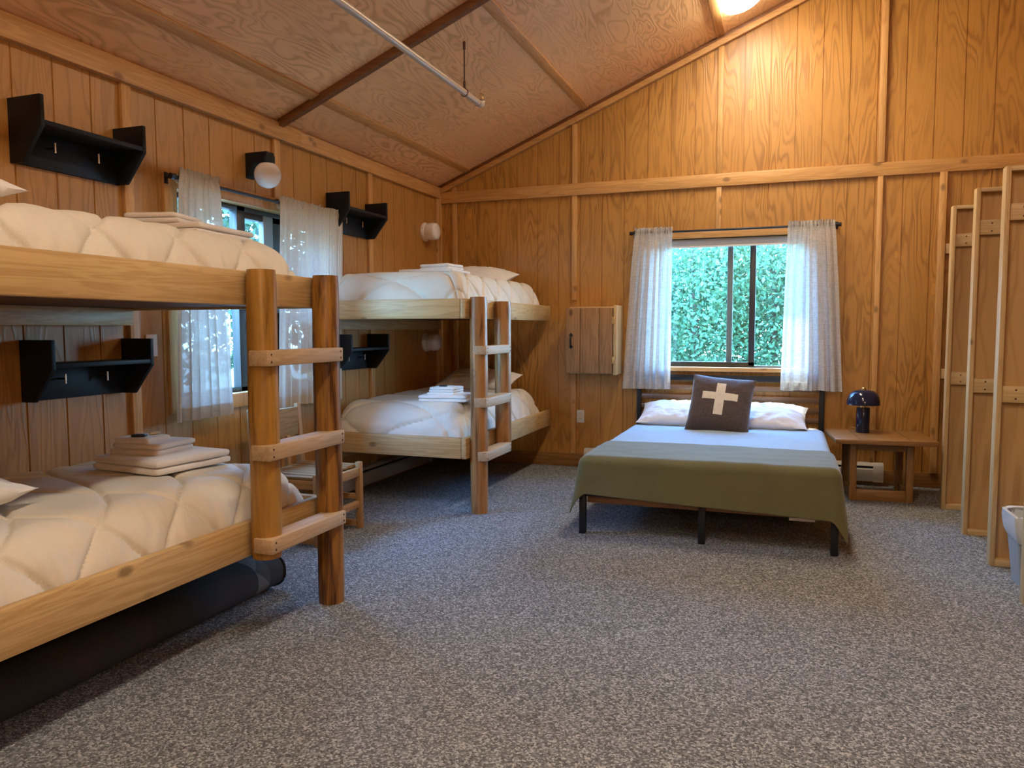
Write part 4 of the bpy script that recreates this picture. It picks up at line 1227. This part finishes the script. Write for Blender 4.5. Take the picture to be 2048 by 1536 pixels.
# ------------------------------------------------------------------ framed partition panels on the right
def make_panel(y, label, x1=1.95):
    t = thing('partition_panel', label, 'partition', (1.03, y, 0), 0, 'framed plywood partition panels')
    L = x1 - 1.03
    Hp = 2.09
    bm = bmesh.new(); box(bm, 0, 0.024, 0, 0.072, 0, Hp, 0.002); obj('edge_stile', bm, M_PFRAME['z'], t, world=False)
    bm = bmesh.new(); box(bm, L - 0.024, L, 0, 0.072, 0, Hp, 0.002); obj('edge_stile', bm, M_PFRAME['z'], t, world=False)
    bm = bmesh.new(); box(bm, 0.024, L - 0.024, 0, 0.072, Hp - 0.024, Hp, 0.002); obj('top_rail', bm, M_PFRAME['x'], t, world=False)
    bm = bmesh.new(); box(bm, 0.024, L - 0.024, 0, 0.072, 0.0, 0.036, 0.002); obj('bottom_rail', bm, M_PFRAME['x'], t, world=False)
    bm = bmesh.new(); box(bm, 0.022, L - 0.022, 0.048, 0.060, 0.03, Hp - 0.02, 0); obj('plywood_sheet', bm, M_PANEL, t, world=False)
    for za, zb in ((0.872, 0.958), (1.816, 1.902)):
        bm = bmesh.new(); box(bm, 0.024, L - 0.024, 0.018, 0.048, za, zb, 0.002); c = obj('cleat', bm, M_PFRAME['x'], t, world=False)
        for x in (0.09, 0.45, 0.80):
            for z in (za + 0.02, zb - 0.02):
                bm = bmesh.new(); cyl(bm, (x, 0.0185, z), (x, 0.0165, z), 0.005, seg=8)
                obj('screw', bm, M_RUST, c, world=False)
    return t
pn = make_panel(5.962, 'framed plywood partition panel farthest back, nearest the nightstand')
dup(pn, (1.030, 5.262, 0), 'framed plywood partition panel second from the back wall')
dup(pn, (1.032, 4.610, 0), 'framed plywood partition panel directly behind the trash bin')
dup(pn, (1.034, 3.985, 0), 'framed plywood partition panel in front of the trash bin, at photo edge')
for i, (za, zb) in enumerate(((0.868, 0.945), (1.832, 1.908))):
    bm = bmesh.new(); box(bm, 0, 0.85, 0, 0.028, 0, zb - za, 0.002)
    c = solo('wall_cleat', bm, M_PFRAME['x'], ('lower', 'upper')[i] + ' pale wooden cleat screwed to the back wall behind the partitions', 'cleat', (1.118, YB - 0.029, za), 'pale cleats on the back wall')
    for x in (0.045, 0.4, 0.8):
        for z in (0.018, zb - za - 0.018):
            bm = bmesh.new(); cyl(bm, (x, 0.0005, z), (x, -0.0015, z), 0.005, seg=8)
            obj('screw', bm, M_RUST, c, world=False)

# ------------------------------------------------------------------ trash bin
t = thing('trash_bin', 'grey plastic trash bin with clear liner between the partitions', 'bin', (1.170, 4.335, 0))
def rect_ring(bm, hx, hy, r, z, n=6):
    out = []
    for cx, cy, a0 in ((hx - r, hy - r, 0), (-hx + r, hy - r, pi / 2), (-hx + r, -hy + r, pi), (hx - r, -hy + r, 1.5 * pi)):
        for k in range(n + 1):
            a = a0 + pi / 2 * k / n
            out.append(bm.verts.new((cx + r * cos(a), cy + r * sin(a), z)))
    return out
def loft(bm, rs, cap0=True, cap1=True):
    for a, b in zip(rs, rs[1:]):
        for k in range(len(a)): bm.faces.new((a[k], a[(k + 1) % len(a)], b[(k + 1) % len(a)], b[k]))
    if cap0: bm.faces.new(rs[0][::-1])
    if cap1: bm.faces.new(rs[-1])
bm = bmesh.new()
loft(bm, [rect_ring(bm, 0.085, 0.105, 0.04, 0.0), rect_ring(bm, 0.115, 0.14, 0.045, 0.33), rect_ring(bm, 0.122, 0.147, 0.05, 0.335), rect_ring(bm, 0.122, 0.147, 0.05, 0.348), rect_ring(bm, 0.110, 0.135, 0.045, 0.348), rect_ring(bm, 0.082, 0.10, 0.04, 0.01)], True, True)
obj('body', bm, M_BIN, t, world=False)
bm = bmesh.new()
rs_ = []
for z, k in ((0.225, 0.0), (0.25, 0.006), (0.29, 0.010), (0.33, 0.010), (0.356, 0.008), (0.354, -0.010), (0.30, -0.014)):
    hx, hy = 0.085 + 0.030 * z / 0.33 + 0.004 + k, 0.105 + 0.035 * z / 0.33 + 0.004 + k
    ring = rect_ring(bm, hx, hy, 0.045, z)
    for i, v in enumerate(ring):
        q = NZ.noise((i * 1.3, z * 30, 1.0)); v.co.x *= 1 + 0.05 * q; v.co.y *= 1 + 0.04 * q; v.co.z += 0.012 * NZ.noise((i * 0.9, z * 10, 6.0))
    rs_.append(ring)
loft(bm, rs_, False, False)
obj('liner', bm, M_BAG, t, 60, world=False, recalc=False)

# ------------------------------------------------------------------ sprinkler pipe
t = thing('sprinkler_pipe', 'pale sprinkler pipe hanging below the sloped ceiling', 'pipe', (-1.995, 4.63, 2.78))
bm = bmesh.new(); tube(bm, [(-1.995, YF + 0.002, 2.786), (-1.995, 2, 2.786), (-1.995, 4.87, 2.778)], 0.0205, 18); obj('pipe', bm, M_PIPE, t)
bm = bmesh.new(); tube(bm, [(-1.995, 4.86, 2.778), (-1.995, 4.90, 2.778), (-1.995, 4.925, 2.785), (-1.995, 4.935, 2.81)], [0.024, 0.024, 0.022, 0.02], 16); obj('elbow', bm, M_PIPE, t)
bm = bmesh.new(); tube(bm, [(-1.995, 4.935, 2.805), (-1.995, 4.935, 2.835)], 0.009, 10); cyl(bm, (-1.995, 4.935, 2.856), (-1.995, 4.935, 2.859), 0.016, seg=16)
tube(bm, [(-1.995, 4.925, 2.832), (-1.995, 4.921, 2.845), (-1.995, 4.933, 2.857)], 0.0025, 6); tube(bm, [(-1.995, 4.945, 2.832), (-1.995, 4.949, 2.845), (-1.995, 4.937, 2.857)], 0.0025, 6)
obj('sprinkler_head', bm, M_BRASS, t)
bm = bmesh.new(); tube(bm, [(-1.995, 4.63, 2.84), (-1.995, 4.63, roof(-1.995))], 0.005, 8)
cyl(bm, (-1.995, 4.63, roof(-1.995) - 0.004), (-1.995, 4.63, roof(-1.995) - 0.05), 0.009, seg=10)
obj('hanger_rod', bm, M_RUST, t)
bm = bmesh.new()
tube(bm, [(-1.995 + 0.0245 * sin(a), 4.63, 2.779 + 0.0245 * cos(a) + (0.035 if abs(a) < 0.1 else 0)) for a in [k * 2 * pi / 24 for k in range(25)]], 0.003, 6)
cyl(bm, (-1.995, 4.63, 2.808), (-1.995, 4.63, 2.85), 0.008, seg=10)
obj('clevis_loop', bm, M_RUST, t)

# ------------------------------------------------------------------ ceiling lights
def make_light(xc, yc, L, label):
    t = thing('ceiling_light', label, 'ceiling light', (xc, yc, roof(xc)), 0, 'fluorescent ceiling lights')
    t.rotation_euler = (0, -SA, 0)
    W = 0.30
    bm = bmesh.new(); box(bm, -W / 2 + 0.02, W / 2 - 0.02, -L / 2 + 0.01, L / 2 - 0.01, -0.02, -0.001, 0.002); obj('pan', bm, M_WHITE, t, world=False)
    pr = [(-W / 2, -0.002), (-W / 2, -0.030)] + [(-W / 2 + W * k / 16, -0.034 - 0.050 * (1 - (2 * k / 16 - 1) ** 2) ** 0.85) for k in range(17)] + [(W / 2, -0.030), (W / 2, -0.002)]
    bm = bmesh.new()
    a = [bm.verts.new((x, -L / 2 + 0.012, z)) for x, z in pr]; b = [bm.verts.new((x, L / 2 - 0.012, z)) for x, z in pr]
    for k in range(len(a) - 1): bm.faces.new((a[k], a[k + 1], b[k + 1], b[k]))
    bm.faces.new(a); bm.faces.new(b[::-1])
    obj('lens', bm, M_LENS, t, 50, world=False)
    return t
cl = make_light(-0.385, 5.66, 1.24, 'white wraparound ceiling light near the gable wall')
dup(cl, (-0.385, 1.75, roof(-0.385)), 'white wraparound ceiling light over the middle of the room')
dup(cl, (-0.385, -0.70, roof(-0.385)), 'white wraparound ceiling light behind the camera')

# unseen globe lamp, added behind the camera to brighten ceiling and walls
def fill_globe(x, z, label):
    t = thing('globe_wall_lamp', label, 'lamp', (x, YF, z))
    bm = bmesh.new(); box(bm, x - 0.045, x + 0.045, YF, YF + 0.03, z + 0.02, z + 0.16, 0.004); box(bm, x - 0.04, x + 0.04, YF + 0.03, YF + 0.18, z + 0.12, z + 0.15, 0.004); obj('bracket', bm, M_BLACK, t)
    bm = bmesh.new(); bmesh.ops.create_uvsphere(bm, u_segments=32, v_segments=20, radius=0.085, matrix=Matrix.Translation((x, YF + 0.15, z + 0.03))); obj('globe', bm, M_FILL_GLOBE, t, 80)
M_FILL_GLOBE = emit('fill_globe', (1.0, 0.86, 0.66), FILL_GLOBE)
fill_globe(1.3, 1.95, 'unseen globe lamp added behind the camera as fill light')
